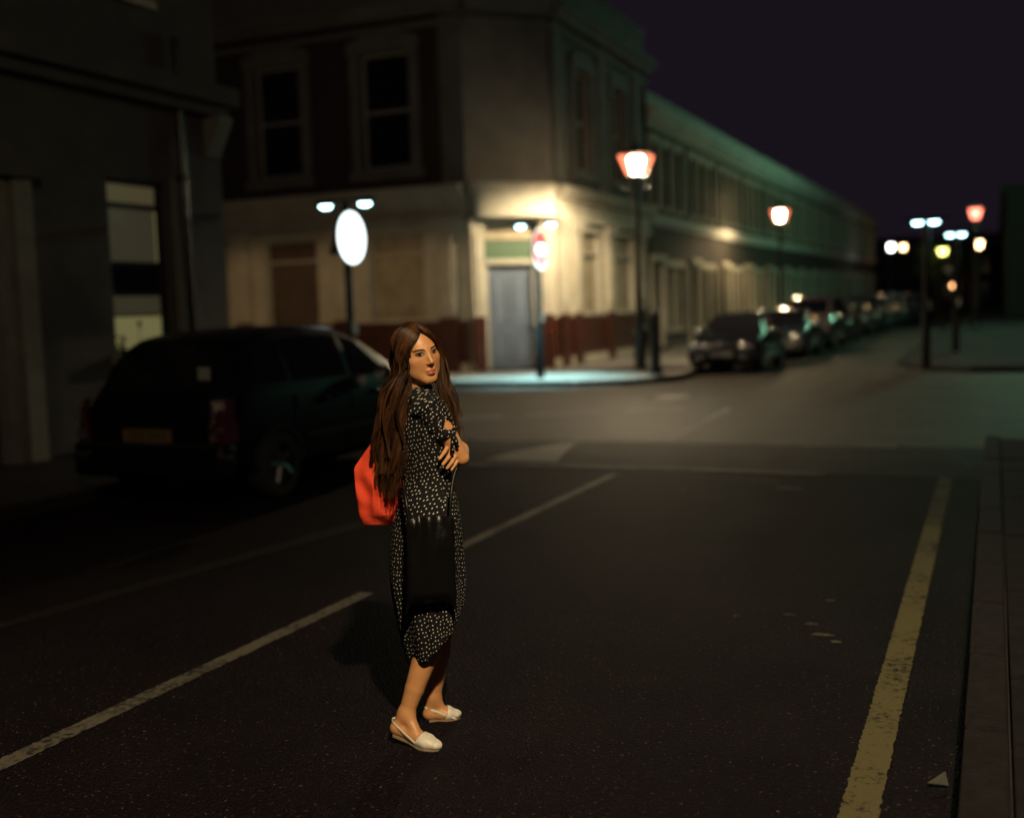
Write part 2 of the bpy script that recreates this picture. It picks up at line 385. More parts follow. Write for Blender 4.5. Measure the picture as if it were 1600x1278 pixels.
# ------------------------------------------------------------------ corner building (old public house)
pub = empty('corner_building', (-11.2, 26.4, .11))
tag(pub, 'cream stucco corner building with a maroon base, blue door and a rounded corner', 'building')
PX, PY = -10.55, 25.75; PI_ = pub.matrix_world
bpy.context.view_layer.update()
def rel(p): return (p[0] + 11.2, p[1] - 26.4, p[2] - .11)
c0 = (-12.15, PY); c1 = (PX, 27.45); YE = 36.0; XE = -26.0
def T_cross(u, z, o): return rel((u, PY - o, z))          # u is world x, runs along the cross street
def T_street(u, z, o): return rel((PX + o, u, z))         # u is world y
cd = Vector((c1[0] - c0[0], c1[1] - c0[1])); cl = cd.length; cd.normalize(); cn = Vector((cd.y, -cd.x))
def T_ch(u, z, o): return rel((c0[0] + cd.x * u + cn.x * o, c0[1] + cd.y * u + cn.y * o, z))
Z0, ZD, ZG, ZS, ZT = .09, 1.42, 4.15, 4.72, 10.3
# ground floor openings
hx = [(-15.0, -13.4, 1.42, 3.75), (-18.25, -16.6, .5, 3.7), (-21.0, -19.5, 1.42, 3.75), (-25, -23.4, 1.42, 3.75)]
hs = [(29.55, 31.25, 1.42, 3.72), (32.55, 34.55, 1.42, 3.72)]
hc = [(.42, 1.86, .12, 3.72)]
for T, u0, u1, H in ((T_cross, XE, c0[0], hx), (T_ch, 0, cl, hc), (T_street, c1[1], YE, hs)):
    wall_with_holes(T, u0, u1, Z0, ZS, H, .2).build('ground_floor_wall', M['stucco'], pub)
def segs(u0, u1, H, z):
    e = sorted([(h[0], h[1]) for h in H if h[2] < z - .05]); r = []; a = u0
    for p, q in e: r.append((a, p)); a = q
    r.append((a, u1)); return r
for T, u0, u1, H in ((T_cross, XE, c0[0] - .02, hx), (T_ch, .02, cl - .02, [(.3, 1.98, 0, 3)]), (T_street, c1[1] + .02, YE, hs)):
    for a, b in segs(u0, u1, H, ZD):
        tbox(T, a, b, .34, ZD, .003, .05).build('dado', M['maroon'], pub)
        tbox(T, a, b, ZD, ZD + .09, .003, .075).build('dado_rail', M['stucco'], pub)
        tbox(T, a, b, Z0, .34, .003, .085).build('plinth', M['stucco'], pub)
def pilaster(T, u, w=.5, base=ZD + .09):
    m = MB(); tbox(T, u - w / 2, u + w / 2, base, 3.70, .003, .13, m); tbox(T, u - w / 2 + .1, u + w / 2 - .1, base + .2, 3.5, .13, .165, m)
    p = m.build('pilaster', M['stucco'], pub)
    tbox(T, u - w / 2 - .01, u + w / 2 + .01, .10, base, .05, .15).build('pilaster_foot', M['maroon'], p)
    m = MB(); tbox(T, u - w / 2 - .05, u + w / 2 + .05, 3.70, 3.80, .003, .18, m); tbox(T, u - w / 2 - .09, u + w / 2 + .09, 3.80, 3.93, .003, .24, m); tbox(T, u - w / 2 - .03, u + w / 2 + .03, 3.55, 3.62, .13, .185, m)
    m.build('capital', M['stucco'], p)
for u in (-12.7, -15.8, -18.95, -22.2): pilaster(T_cross, u)
for u in (28.0, 29.05, 31.9, 35.2): pilaster(T_street, u, .55)
for u in (.2, 2.1): pilaster(T_ch, u, .3)
# fascia and string course
for T, a, b in ((T_cross, XE, c0[0]), (T_ch, 0, cl), (T_street, c1[1], YE)):
    m = MB(); e0 = .0; e1 = .0
    tbox(T, a, b, 3.95, 4.05, .003, .26, m); tbox(T, a, b, 4.05, 4.50, .003, .16, m); tbox(T, a, b, 4.50, 4.62, .003, .30, m); tbox(T, a, b, 4.62, 4.80, .003, .42, m)
    m.build('string_course', M['stucco'], pub)
# curved hood over the corner door
m = MB(); N = 18
arc = [(math.pi * i / N) for i in range(N + 1)]
vs = []
for a in arc:
    u = cl / 2 - 1.12 * math.cos(a)
    vs += [T_ch(u, 3.96, .0), T_ch(u, 3.96, .28 + .32 * math.sin(a)), T_ch(u, 4.5, .30 + .25 * math.sin(a)), T_ch(u, 4.8, .42 + .2 * math.sin(a)), T_ch(u, 4.8, 0)]
m.add(vs, [(5 * i + k, 5 * i + k + 1, 5 * i + k + 6, 5 * i + k + 5) for i in range(N) for k in range(4)])
m.build('door_hood', M['stucco'], pub, smooth=True)
# corner door
d = tbox(T_ch, .52, 1.76, .14, 2.72, -.19, -.13).build('door', M['door'], pub)
for (a, b, c, e) in [(.62, 1.08, .3, 1.05), (1.2, 1.66, .3, 1.05), (.62, 1.08, 1.2, 2.55), (1.2, 1.66, 1.2, 2.55)]:
    m = MB(); t = .035
    tbox(T_ch, a, a + t, c, e, -.13, -.105, m); tbox(T_ch, b - t, b, c, e, -.13, -.105, m); tbox(T_ch, a + t, b - t, c, c + t, -.13, -.105, m); tbox(T_ch, a + t, b - t, e - t, e, -.13, -.105, m)
    tbox(T_ch, a + .1, b - .1, c + .1, e - .1, -.13, -.115, m)
    m.build('door_panel', M['door'], d)
tbox(T_ch, 1.66, 1.70, 1.1, 1.2, -.13, -.06).build('door_handle', M['chrome'], d)
for a, b in ((.42, .52), (1.76, 1.86)): tbox(T_ch, a, b, .12, 2.80, -.19, -.02).build('door_jamb', M['frame'], pub)
tbox(T_ch, .42, 1.86, 2.80, 2.93, -.19, .05).build('transom', M['frame'], pub)
tbox(T_ch, .42, 1.86, 2.93, 3.42, -.19, -.12).build('fanlight_board', M['green'], pub)
tbox(T_ch, .42, 1.86, 3.42, 3.72, -.19, -.06).build('door_lintel', M['board'], pub)
tbox(T_ch, .35, 1.93, .09, .16, -.18, .3).build('door_step', M['kerb'], pub)
# ground floor windows: one boarded cream, one dark shutter, street side glazed
for T, h, gm in ((T_cross, hx[0], M['board']), (T_cross, hx[1], M['board_dark']), (T_cross, hx[2], M['board']), (T_cross, hx[3], M['glass']), (T_street, hs[0], M['board']), (T_street, hs[1], M['board'])):
    a, b, c, e = h
    w = sash(T, (a, b, c, e), pub, .12, gm, sill=False, bars=False)
    tbox(T, a + .05, b - .05, e - .62, e - .55, -.13, -.02).build('window_rail', M['frame'], w)
    tbox(T, a - .08, b + .08, e + .003, e + .14, .003, .09).build('lintel', M['stucco'], w)
# upper floor
ux = [(-15.05, -13.6, 5.35, 8.25), (-18.3, -16.85, 5.35, 8.25), (-21.9, -20.4, 5.35, 8.25)]
us_ = [(29.4, 30.7, 5.4, 8.1), (32.6, 33.9, 5.4, 8.1)]
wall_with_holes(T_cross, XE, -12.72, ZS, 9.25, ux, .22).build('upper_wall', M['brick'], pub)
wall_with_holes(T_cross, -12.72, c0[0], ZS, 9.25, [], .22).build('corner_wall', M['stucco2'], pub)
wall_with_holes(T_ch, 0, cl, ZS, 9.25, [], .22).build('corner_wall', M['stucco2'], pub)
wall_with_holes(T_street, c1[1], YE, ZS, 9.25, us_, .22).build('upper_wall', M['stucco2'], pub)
tbox(T_cross, -12.76, -12.68, 4.85, 9.25, .003, .06).build('corner_quoin', M['stucco2'], pub)
for T, H in ((T_cross, ux), (T_street, us_)):
    for k, h in enumerate(H):
        a, b, c, e = h
        w = sash(T, h, pub, .16, M['glass'], sill=False)
        m = MB(); t = .26
        tbox(T, a - t, a, c - .05, e, .003, .10, m); tbox(T, b, b + t, c - .05, e, .003, .10, m)
        tbox(T, a - t - .08, b + t + .08, c - .30, c - .05, .003, .16, m)
        # segmental arched head
        n = 10; top = []
        for i in range(n + 1):
            q = i / n; u = a - t - .06 + (b - a + 2 * t + .12) * q; top.append((u, e + .30 + .22 * math.sin(math.pi * q)))
        vs = [T(u, e, .003) for u, z in top] + [T(u, e, .12) for u, z in top] + [T(u, z, .12) for u, z in top] + [T(u, z, .003) for u, z in top]; K = n + 1
        m.add(vs, [(K * r + i, K * r + i + 1, K * (r + 1) + i + 1, K * (r + 1) + i) for r in range(3) for i in range(n)] + [(0, K, 2 * K, 3 * K), (n, n + 3 * K, n + 2 * K, n + K)])
        m.build('window_surround', M['stucco2'], w)
for u in (28.0, 31.6, 35.0): tbox(T_street, u - .3, u + .3, 4.85, 9.0, .003, .12).build('upper_pilaster', M['stucco2'], pub)
for T, a, b in ((T_cross, XE, c0[0]), (T_ch, 0, cl), (T_street, c1[1], YE)):
    m = MB(); tbox(T, a, b, 8.72, 8.85, .003, .16, m); tbox(T, a, b, 9.02, 9.2, .003, .34, m); tbox(T, a, b, 9.2, 9.4, .003, .5, m); tbox(T, a, b, 9.4, ZT, -.25, .06, m); tbox(T, a, b, ZT, ZT + .12, -.28, .1, m)
    m.build('cornice', M['stucco2'], pub)
MB().add([rel((x, y, 9.5)) for x, y in [(XE, PY), c0, c1, (PX, YE), (XE, YE)]], [(0, 1, 2, 3, 4)]).build('roof', M['slate'], pub)
MB().add([rel((PX, YE, z)) for z in (0, ZT)] + [rel((XE, YE, z)) for z in (ZT, 0)], [(0, 1, 2, 3)]).build('end_wall', M['brick'], pub)
MB().lathe([(.05, 0), (.05, 8.4)], 10, rel((PX + .1, YE - .12, .2))).build('drainpipe', M['pipe'], pub)

# ------------------------------------------------------------------ terrace along the street
HW = 5.1; HT = 8.15
def build_house():
    h = empty('terraced_house', (PX, 36.02, .11))
    def T(u, z, o): return (o, u, z - .11)
    H = [(.55, 1.55, .15, 2.95), (2.35, 3.35, .75, 2.95), (3.75, 4.65, .75, 2.95), (.55, 1.45, 4.95, 7.05), (2.1, 3.0, 4.95, 7.05), (3.65, 4.55, 4.95, 7.05)]
    wall_with_holes(T, 0, HW, .09, HT, H, .18).build('wall', M['brick2'], h)
    d = tbox(T, .62, 1.48, .2, 2.3, -.17, -.12).build('door', M['board_dark'], h)
    for (a, b, c, e) in [(.7, 1.0, .4, 1.1), (1.1, 1.4, .4, 1.1), (.7, 1.0, 1.3, 2.15), (1.1, 1.4, 1.3, 2.15)]: tbox(T, a, b, c, e, -.12, -.10).build('door_panel', M['board_dark'], d)
    tbox(T, .62, 1.48, 2.36, 2.9, -.17, -.15).build('fanlight', M['glass'], h)
    tbox(T, .5, 1.6, .09, .2, -.17, .3).build('door_step', M['kerb'], h)
    for a in (.34, 1.58): tbox(T, a, a + .18, .1, 3.1, .003, .10).build('door_pilaster', M['stucco'], h)
    tbox(T, .3, 1.8, 3.1, 3.3, .003, .22).build('door_hood', M['stucco'], h)
    for hh in H[1:]: 
        w = sash(T, hh, h, .12)
        m = MB(); a, b, c, e = hh
        tbox(T, a - .14, a, c - .02, e, .003, .05, m); tbox(T, b, b + .14, c - .02, e, .003, .05, m); tbox(T, a - .16, b + .16, e, e + .22, .003, .08, m)
        m.build('window_surround', M['stucco'], w)
    m = MB(); tbox(T, 0, HW, 4.28, 4.4, .003, .1, m); tbox(T, 0, HW, 4.4, 4.62, .003, .2, m); m.build('string_course', M['cornice'], h)
    m = MB(); tbox(T, 0, HW, 7.5, 7.65, .003, .1, m); tbox(T, 0, HW, 7.65, 7.85, .003, .3, m); tbox(T, 0, HW, 7.85, 8.1, .003, .42, m); tbox(T, 0, HW, 8.1, 8.5, -.2, .06, m); tbox(T, 0, HW, 8.5, 8.58, -.22, .1, m)
    m.build('cornice', M['cornice'], h)
    MB().add([T(0, HT, -.2), T(HW, HT, -.2), T(HW, HT + .1, -9), T(0, HT + .1, -9)], [(0, 1, 2, 3)]).build('roof', M['slate'], h)
    m = MB(); m.add([T(0, .1, 0), T(0, HT, 0), T(0, HT, -9), T(0, .1, -9)], [(0, 1, 2, 3)]); m.add([T(HW, .1, 0), T(HW, HT, 0), T(HW, HT, -9), T(HW, .1, -9)], [(0, 1, 2, 3)])
    m.build('party_wall', M['brick'], h)
    return h
hn = ['first', 'second', 'third', 'fourth', 'fifth', 'sixth', 'seventh', 'eighth', 'ninth', 'tenth', 'eleventh', 'twelfth', 'thirteenth', 'fourteenth', 'fifteenth']
NH = 15; h0 = None
for i in range(NH):
    lab = f'two storey terraced house, {hn[i]} along the terrace from the cream corner building'
    z = .11 + max(0, i - 3) * .04
    if h0 is None:
        h0 = build_house(); h0['label'] = lab; h0['category'] = 'house'; h0['group'] = 'terrace of houses behind the parked cars'
    else: dup(h0, (PX, 36.02 + i * (HW + .004), z), 0, lab)

# right side of the far street, and what closes it
rt = empty('brick_house', (.6, 80, .11), math.pi)
tag(rt, 'unlit dark brick terrace block on the right side of the far street', 'building')
def T(u, z, o): return (o, -u, z)
Hs = [(a, a + 1.1, b, b + 2.1) for a in range(2, 50, 4) for b in (.9, 5.0)]
wall_with_holes(T, 0, 52, 0, 8.4, Hs, .15).build('wall', M['brick'], rt)
for hh in Hs: sash(T, hh, rt, .1, sill=False)
tbox(T, 0, 52, 7.9, 8.5, .003, .3).build('cornice', M['brick2'], rt)
MB().add([T(0, 0, 0), T(0, 8.4, 0), T(0, 8.4, -8), T(0, 0, -8)], [(0, 1, 2, 3)]).build('end_wall', M['brick'], rt)
MB().add([T(0, 8.4, 0), T(52, 8.4, 0), T(52, 8.5, -8), T(0, 8.5, -8)], [(0, 1, 2, 3)]).build('roof', M['slate'], rt)
fb = empty('far_building', (-16, 150, .11))
tag(fb, 'low dark building closing the far end of the street beyond the trees', 'building')
def T(u, z, o): return (u, -o, z)
Hs = [(a, a + 1.2, b, b + 1.8) for a in range(2, 34, 4) for b in (1, 4)]
wall_with_holes(T, 0, 36, 0, 7, Hs, .15).build('wall', M['brick'], fb)
for hh in Hs: sash(T, hh, fb, .1, sill=False)
MB().add([T(0, 7, .2), T(36, 7, .2), T(36, 9, -4), T(0, 9, -4)], [(0, 1, 2, 3)]).build('roof', M['slate'], fb)

# ------------------------------------------------------------------ near left building
lb = empty('left_building', (-10.4, 6, .11))
tag(lb, 'dark rendered building on the near left with one dimly lit sash window', 'building')
LX = -10.4
def T(u, z, o): return (o, u - 6, z - .11)
hw = (11.34, 12.46, 1.26, 3.52); hd = (8.0, 9.35, .2, 3.2); hw2 = (4.2, 5.4, 1.26, 3.52)
hu = [(4.3, 5.3, 5.9, 7.8), (8.2, 9.2, 5.9, 7.8), (11.3, 12.3, 5.9, 7.8)]
wall_with_holes(T, -6, 13.7, .09, 9.5, [hw, hd, hw2] + hu, .16).build('wall', M['leftwall'], lb)
MB().add([T(13.7, .09, 0), T(13.7, 9.5, 0), T(13.7, 9.5, -9), T(13.7, .09, -9)], [(0, 1, 2, 3)]).build('side_wall', M['leftwall'], lb)
MB().add([T(-6, 9.5, 0), T(13.7, 9.5, 0), T(13.7, 9.6, -9), T(-6, 9.6, -9)], [(0, 1, 2, 3)]).build('roof', M['slate'], lb)
for hh in hu + [hw2]: sash(T, hh, lb, .12)
# lit window built up in layers
a, b, c, e = hw; m = MB(); fw = .05
for q in ((a, a + fw, c, e), (b - fw - .06, b, c, e), (a + fw, b - fw, c, c + .06), (a + fw, b - fw, e - .05, e), (a + fw, b - fw - .06, 3.16, 3.23), (a + fw, b - fw - .06, 2.40, 2.47), (a + fw, b - fw - .06, 2.02, 2.07), (a + fw, b - fw - .06, 1.75, 1.78)):
    tbox(T, *q, -.14, -.08, m)
win = m.build('window', mat('dark_sash', (.03, .03, .028), .5), lb)
tbox(T, a + fw, b - .11, 3.23, e - .05, -.125, -.115).build('pane', M['blind_lit'], win)
tbox(T, a + fw, b - .13, 2.47, 3.16, -.125, -.115).build('roller_blind', M['blind_dim'], win)
tbox(T, b - .13, b - .11, 2.47, 3.16, -.122, -.112).build('pane', M['win_lit'], win)
tbox(T, a + fw, b - .11, 2.07, 2.40, -.125, -.115).build('pane', M['glass'], win)
tbox(T, a + fw, b - .11, 1.78, 2.02, -.125, -.115).build('roller_blind', M['blind_dim'], win)
tbox(T, a + fw, b - .11, c + .06, 1.75, -.125, -.115).build('pane', M['win_lit'], win)
tbox(T, b + .10, b + .16, c - .1, e + .1, .0, .05).build('window_jamb', M['lefttrim'], win)
tbox(T, a - .1, b + .1, c - .12, c - .003, -.02, .12).build('sill', M['lefttrim'], win)
MB().lathe([(.055, .1), (.055, 5.4)], 12, T(12.74, .11, .09)).build('drainpipe', M['pipe'], lb, smooth=True)
for z in (1.2, 3.6): tbox(T, 12.67, 12.81, z, z + .05, 0, .16).build('pipe_bracket', M['pipe'], lb)
for (u0, u1, o) in ((9.42, 9.58, .16), (9.64, 9.9, .22)):
    tbox(T, u0, u1, .1, 3.35, .003, o).build('door_pilaster', M['lefttrim'], lb)
tbox(T, 7.5, 10.0, 3.35, 3.75, .003, .3).build('door_entablature', M['leftwall'], lb)
d = tbox(T, 8.05, 9.3, .2, 3.1, -.15, -.10).build('door', M['board_dark'], lb)
m = MB(); tbox(T, -6, 13.7, 4.55, 4.7, .003, .2, m); tbox(T, -6, 13.75, 4.7, 4.95, .003, .36, m); m.build('cornice', M['leftwall'], lb)
m = MB()
for i in range(6): tbox(T, 13.35, 13.65, 4.0 + i * .09, 4.09 + i * .09, .003, .06 + .045 * i, m)
m.build('console_bracket', M['lefttrim'], lb)
# plants on the inside sill
for k, (u, hgt) in enumerate(((11.42, .24), (11.55, .16), (11.88, .33))):
    pt = empty('potted_plant', (LX - .10 + .012, u, 1.32))
    tag(pt, ['bushy potted plant at the left end of the lit window sill', 'small potted plant between two others on the lit window sill', 'single tall bloom standing mid sill against the lit window'][k], 'plant', 'plants in the lit window')
    MB().lathe([(.03, 0), (.04, .06)], 10, (0, 0, 0)).build('pot', M['plastic'], pt)
    MB().tube([(0, 0, .05), (.004, .01, hgt)], .004, 5).build('stem', M['leaf'], pt)
    m = MB()
    if k == 2: m.ball((0, .01, hgt), (.02, .035, .045))
    else:
        for i in range(9): m.ball((random.uniform(-.01, .01), random.uniform(-.06, .06), hgt - random.uniform(-.03, .09)), (.012, .022, .018), 6, 4)
    m.build('flower', M['plastic'], pt)

# ------------------------------------------------------------------ street lamps
def lantern_lamp(loc, m, label, power=None, H=4.62, col=(1, .72, .38), sc=1.0, cone=(172, .3)):
    t = empty('street_lamp', loc); tag(t, label, 'street lamp', 'lantern street lamps')
    MB().lathe([(.19, 0), (.19, .12), (.15, .16), (.15, .95), (.17, 1.0), (.12, 1.08), (.10, 1.15)], 14).build('base', M['iron'], t, smooth=True)
    MB().lathe([(.10, 1.15), (.075, 2.2), (.06, H - .75), (.055, H - .3)], 14).build('column', M['iron'], t, smooth=True)
    m2 = MB().lathe([(.07, H - .66), (.105, H - .62), (.105, H - .56), (.07, H - .52)], 14); m2.lathe([(.06, H - .34), (.095, H - .3), (.095, H - .24), (.06, H - .2)], 14)
    m2.build('collar', M['alloy'] if power else M['iron'], t, smooth=True)
    MB().tube([(-.35, 0, H - .45), (.35, 0, H - .45)], .018, 8).build('ladder_bar', M['iron'], t)
    w0, w1, z0, z1 = .125 * sc, .235 * sc, H - .16, H + .30
    zc = (z0 + z1) / 2
    MB().lathe([(.14, H - .2), (.15, H - .165)], 8).build('lantern_base', M['iron'], t)
    fr = MB()
    for sx, sy in ((1, 1), (1, -1), (-1, -1), (-1, 1)):
        fr.tube([(sx * w0, sy * w0, z0), (sx * w1, sy * w1, z1)], .011, 5)
    for w, z in ((w0, z0), (w1, z1)):
        fr.tube([(w, w, z), (w, -w, z)], .011, 5); fr.tube([(w, -w, z), (-w, -w, z)], .011, 5); fr.tube([(-w, -w, z), (-w, w, z)], .011, 5); fr.tube([(-w, w, z), (w, w, z)], .011, 5)
    fr.build('lantern_frame', M['iron'], t)
    k = .985
    c4 = ((1, 1), (1, -1), (-1, -1), (-1, 1))
    for i in range(4):
        (ax, ay), (bx, by) = c4[i], c4[(i + 1) % 4]
        MB().add([(ax * w0 * k, ay * w0 * k, z0), (bx * w0 * k, by * w0 * k, z0), (bx * w1 * k, by * w1 * k, z1), (ax * w1 * k, ay * w1 * k, z1)], [(0, 1, 2, 3)]).build('lantern_pane', m, t)
    if power and m is M['lamp_halo_pane']:
        MB().lathe([(.08, z0 + .02), (.11, z0 + .05), (.19, z1 - .08), (.15, z1 - .03)], 16).build('lamp_globe', M['lamp_core'], t, smooth=True)
    if m is M['lamp_near']: MB().ball((0, 0, zc - .12), .055, 12, 8).build('lamp_bulb', M['lamp_bulb'], t, smooth=True)
    r = w1 + .02
    MB().add([(r, r, z1 + .012), (r, -r, z1 + .012), (-r, -r, z1 + .012), (-r, r, z1 + .012), (.09, .09, z1 + .16), (.09, -.09, z1 + .16), (-.09, -.09, z1 + .16), (-.09, .09, z1 + .16)],
             [(0, 1, 5, 4), (1, 2, 6, 5), (2, 3, 7, 6), (3, 0, 4, 7), (4, 5, 6, 7)]).build('lantern_roof', m if False else M['iron'], t)
    MB().lathe([(.03, z1 + .16), (.05, z1 + .2), (.02, z1 + .25), (.03, z1 + .29), (.004, z1 + .36)], 10).build('finial', M['iron'], t, smooth=True)
    if power:
        ld = bpy.data.lights.new('lamp_light', 'SPOT'); ld.energy = power; ld.color = col; ld.spot_size = R_(cone[0]); ld.spot_blend = cone[1]; ld.shadow_soft_size = .11
        lo_ = bpy.data.objects.new('lamp_light', ld); COL.objects.link(lo_); lo_.parent = t; lo_.location = (0, 0, H + .10)
    return t
lantern_lamp((1.72, -1.2, .11), M['lamp_near'], 'orange lit street lamp on the near right pavement beside the edge line', 5000, 6.3, col=(1, .76, .45), cone=(132, .45))
lantern_lamp((-15.6, 15.1, .11), M['lamp_side'], 'street lamp in the side street round the corner behind the dark left building', 820, col=(1, .66, .32), cone=(171, .1))
lantern_lamp((-7.9, 26.3, .05), M['lamp_halo_pane'], 'bright lantern street lamp on the pavement outside the cream corner building', 3200, 4.86, col=(1, .79, .49), sc=1.5)
lantern_lamp((-8.15, 47.3, .11), M['lamp_halo_pane'], 'lit lantern street lamp halfway along the terrace above the parked cars', 1300, 4.9, sc=1.45)
lantern_lamp((-7.5, 93, .11), M['lamp_white'], 'white lit lantern street lamp at the far end of the terrace', None, 5.2)
lantern_lamp((-7.6, 107, .11), M['lamp_far'], 'orange lantern street lamp just past the far end of the terrace', None, 5.7)
lantern_lamp((-.85, 55, .11), M['lamp_red'], 'reddish lantern street lamp on the far right pavement before the dark brick block', None, 5.0, sc=1.2)
lantern_lamp((-1.0, 80, .11), M['lamp_far'], 'small amber lantern street lamp further along the far right pavement', None, 4.6)
lantern_lamp((-4.0, 99, .11), M['lamp_yellow'], 'yellow green lit street lamp beside the tree at the end of the street', None, 4.9, sc=1.6)
# tall modern column just outside the frame: washes the terrace cornice in green
t = empty('column_lamp', (2.45, 57, .11)); tag(t, 'tall slim column lamp with a greenish head on the far right pavement', 'street lamp')
MB().lathe([(.09, 0), (.07, 4), (.05, 9.0)], 12).build('column', M['grey_post'], t, smooth=True)
MB().tube([(0, 0, 9.0), (-.3, 0, 9.2), (-.6, 0, 9.22)], .03, 8).build('arm', M['grey_post'], t)
MB().box(-1.1, -.12, 9.18, -.5, .12, 9.28).build('lamp_housing', M['grey_post'], t, bevel=.02)
MB().ball((-.8, 0, 9.16), (.09, .06, .045)).build('lamp_glass', M['lamp_green'], t)
# small amber light far off at the street end
t = empty('wall_lamp', (-4.9, 149.6, 2.6)); tag(t, 'tiny amber wall lamp on the building that closes the street', 'lamp')
MB().box(-.12, .1, -.2, .12, .4, .2).build('bracket', M['iron'], t); MB().ball((0, 0, 0), .22).build('lamp_glass', emit('lamp_amber', (1, .5, .2), 8), t)

# ------------------------------------------------------------------ illuminated road signs
def sign_post(loc, face, label, zc=2.93, spot=0, arm=.36, facing=1, back='none'):
    t = empty('road_sign', loc); tag(t, label, 'road sign', 'illuminated sign posts at the junction')
    zc -= .11
    MB().lathe([(.095, 0), (.095, 1.15), (.06, 1.2), (.06, zc + .55)], 14).build('post', M['grey_post'], t, smooth=True)
    MB().box(.055, -.06, 1.25, .10, .06, 1.45).build('post_label', M['sticker'], t)
    if face:
        p = MB().disc((.065, 0, zc), .44 if face != 'blank' else .41, (1, 0, 0), .022, 40).build('sign_plate', M['sign_back'] if face != 'blank' else M['sign_back'], t)
        if face == 'blank':
            MB().disc((.09, 0, zc), .41, (1, 0, 0), .012, 40).build('sign_face', M['disc_glow'], p)
        elif face == 'noentry':
            m = MB().disc((.09, 0, zc), .45, (1, 0, 0), .01, 40).build('sign_rim', M['bar_glow'], p)
            MB().disc((.103, 0, zc), .405, (1, 0, 0), .006, 40).build('sign_face', M['rednoentry_glow'], p)
            MB().box(.111, -.33, zc - .085, .117, .33, zc + .085).build('sign_bar', M['bar_glow'], p)
        else:
            pass
    if back == 'triangle':
        r = .42; pts = [(-.115, r * math.sin(q), zc - .05 + r * math.cos(q)) for q in (0, 2 * math.pi / 3, 4 * math.pi / 3)]
        pts2 = [(-.10, y, z) for _, y, z in pts]
        MB().add(pts + pts2, [(0, 1, 2), (5, 4, 3), (0, 3, 4, 1), (1, 4, 5, 2), (2, 5, 3, 0)]).build('triangle_plate', M['grey_post'], t)
    MB().tube([(-.5, 0, zc + .6), (.5, 0, zc + .6)], .02, 8).build('lamp_arm', M['grey_post'], t)
    for s in (-1, 1):
        h = MB().box(s * arm - .13, -.09, zc + .53, s * arm + .13, .09, zc + .61).build('lamp_housing', M['grey_post'], t, bevel=.015)
        MB().ball((s * arm, 0, zc + .525), (.11, .075, .05)).build('lamp_glass', M['lamp_cyan'], h)
        if spot:
            ld = bpy.data.lights.new('sign_light', 'SPOT'); ld.energy = spot; ld.color = (.42, .95, 1); ld.spot_size = R_(74); ld.spot_blend = .7; ld.shadow_soft_size = .06
            lo_ = bpy.data.objects.new('sign_light', ld); COL.objects.link(lo_); lo_.parent = h; lo_.location = (s * arm, 0, zc + .46)
    return t
sign_post((-9.5, 15.62, .11), 'blank', 'round sign washed out to a glowing blank white on a dark post by the near left kerb', 2.89, 50, back='triangle')
sign_post((-9.35, 23.35, .11), 'noentry', 'round red no entry sign with white bar on a post before the blue door', 2.97, 1500)
sign_post((-1.42, 26.6, .11), 'dark', 'dark sign post with a twin white lamp at the far right kerb corner', 2.75, arm=.17)
sign_post((-1.0, 33.0, .11), 'dark', 'dark sign post with a twin lamp set further back on the far right pavement', 2.75, arm=.14)
b = empty('bollard', (-7.05, 24.6, .11)); tag(b, 'black waist high pillar standing right beside the corner street lamp', 'bollard')
MB().lathe([(.17, 0), (.17, .1), (.13, .14), (.12, 1.25)], 14).build('shaft', M['iron'], b, smooth=True)
MB().lathe([(.15, 1.25), (.15, 1.32), (.12, 1.38), (.05, 1.44)], 14).build('cap', M['iron'], b, smooth=True)

# ------------------------------------------------------------------ tree at the end of the street
def tree(loc, h, r, label, n=900):
    t = empty('street_tree', loc); tag(t, label, 'tree', 'trees at the street end')
    m = MB(); m.tube([(0, 0, 0), (.1, 0, h * .25), (-.05, .1, h * .5), (.1, 0, h * .8)], [.2, .16, .12, .04], 8)
    m.build('trunk', M['bark'], t, smooth=True)
    m = MB()
    for i in range(7):
        q = i * 2.4; m.tube([(0, 0, h * (.35 + .05 * i)), (r * .35 * math.cos(q), r * .35 * math.sin(q), h * (.5 + .05 * i)), (r * .75 * math.cos(q), r * .75 * math.sin(q), h * (.58 + .05 * i))], [.08, .05, .02], 6)
    m.build('limb', M['bark'], t)
    m = MB(); cl_ = [(r * .7 * math.cos(i * 2.4) * random.random(), r * .7 * math.sin(i * 2.4) * random.random(), h * random.uniform(.42, .95)) for i in range(22)]
    for i in range(n):
        c = random.choice(cl_); p = Vector((random.gauss(c[0], r * .2), random.gauss(c[1], r * .2), random.gauss(c[2], h * .06)))
        a = Vector((random.gauss(0, 1), random.gauss(0, 1), random.gauss(0, 1))).normalized() * .16; bb = a.orthogonal().normalized() * .09
        m.add([p - a, p + bb, p + a, p - bb], [(0, 1, 2, 3)])
    m.build('crown', M['leaf'], t)
tree((-4.6, 101, .11), 6.0, 2.2, 'small leafy tree catching yellow lamp light at the end of the street')
tree((-3.0, 112, .11), 7.5, 2.6, 'taller dark tree behind the yellow lit one at the street end')

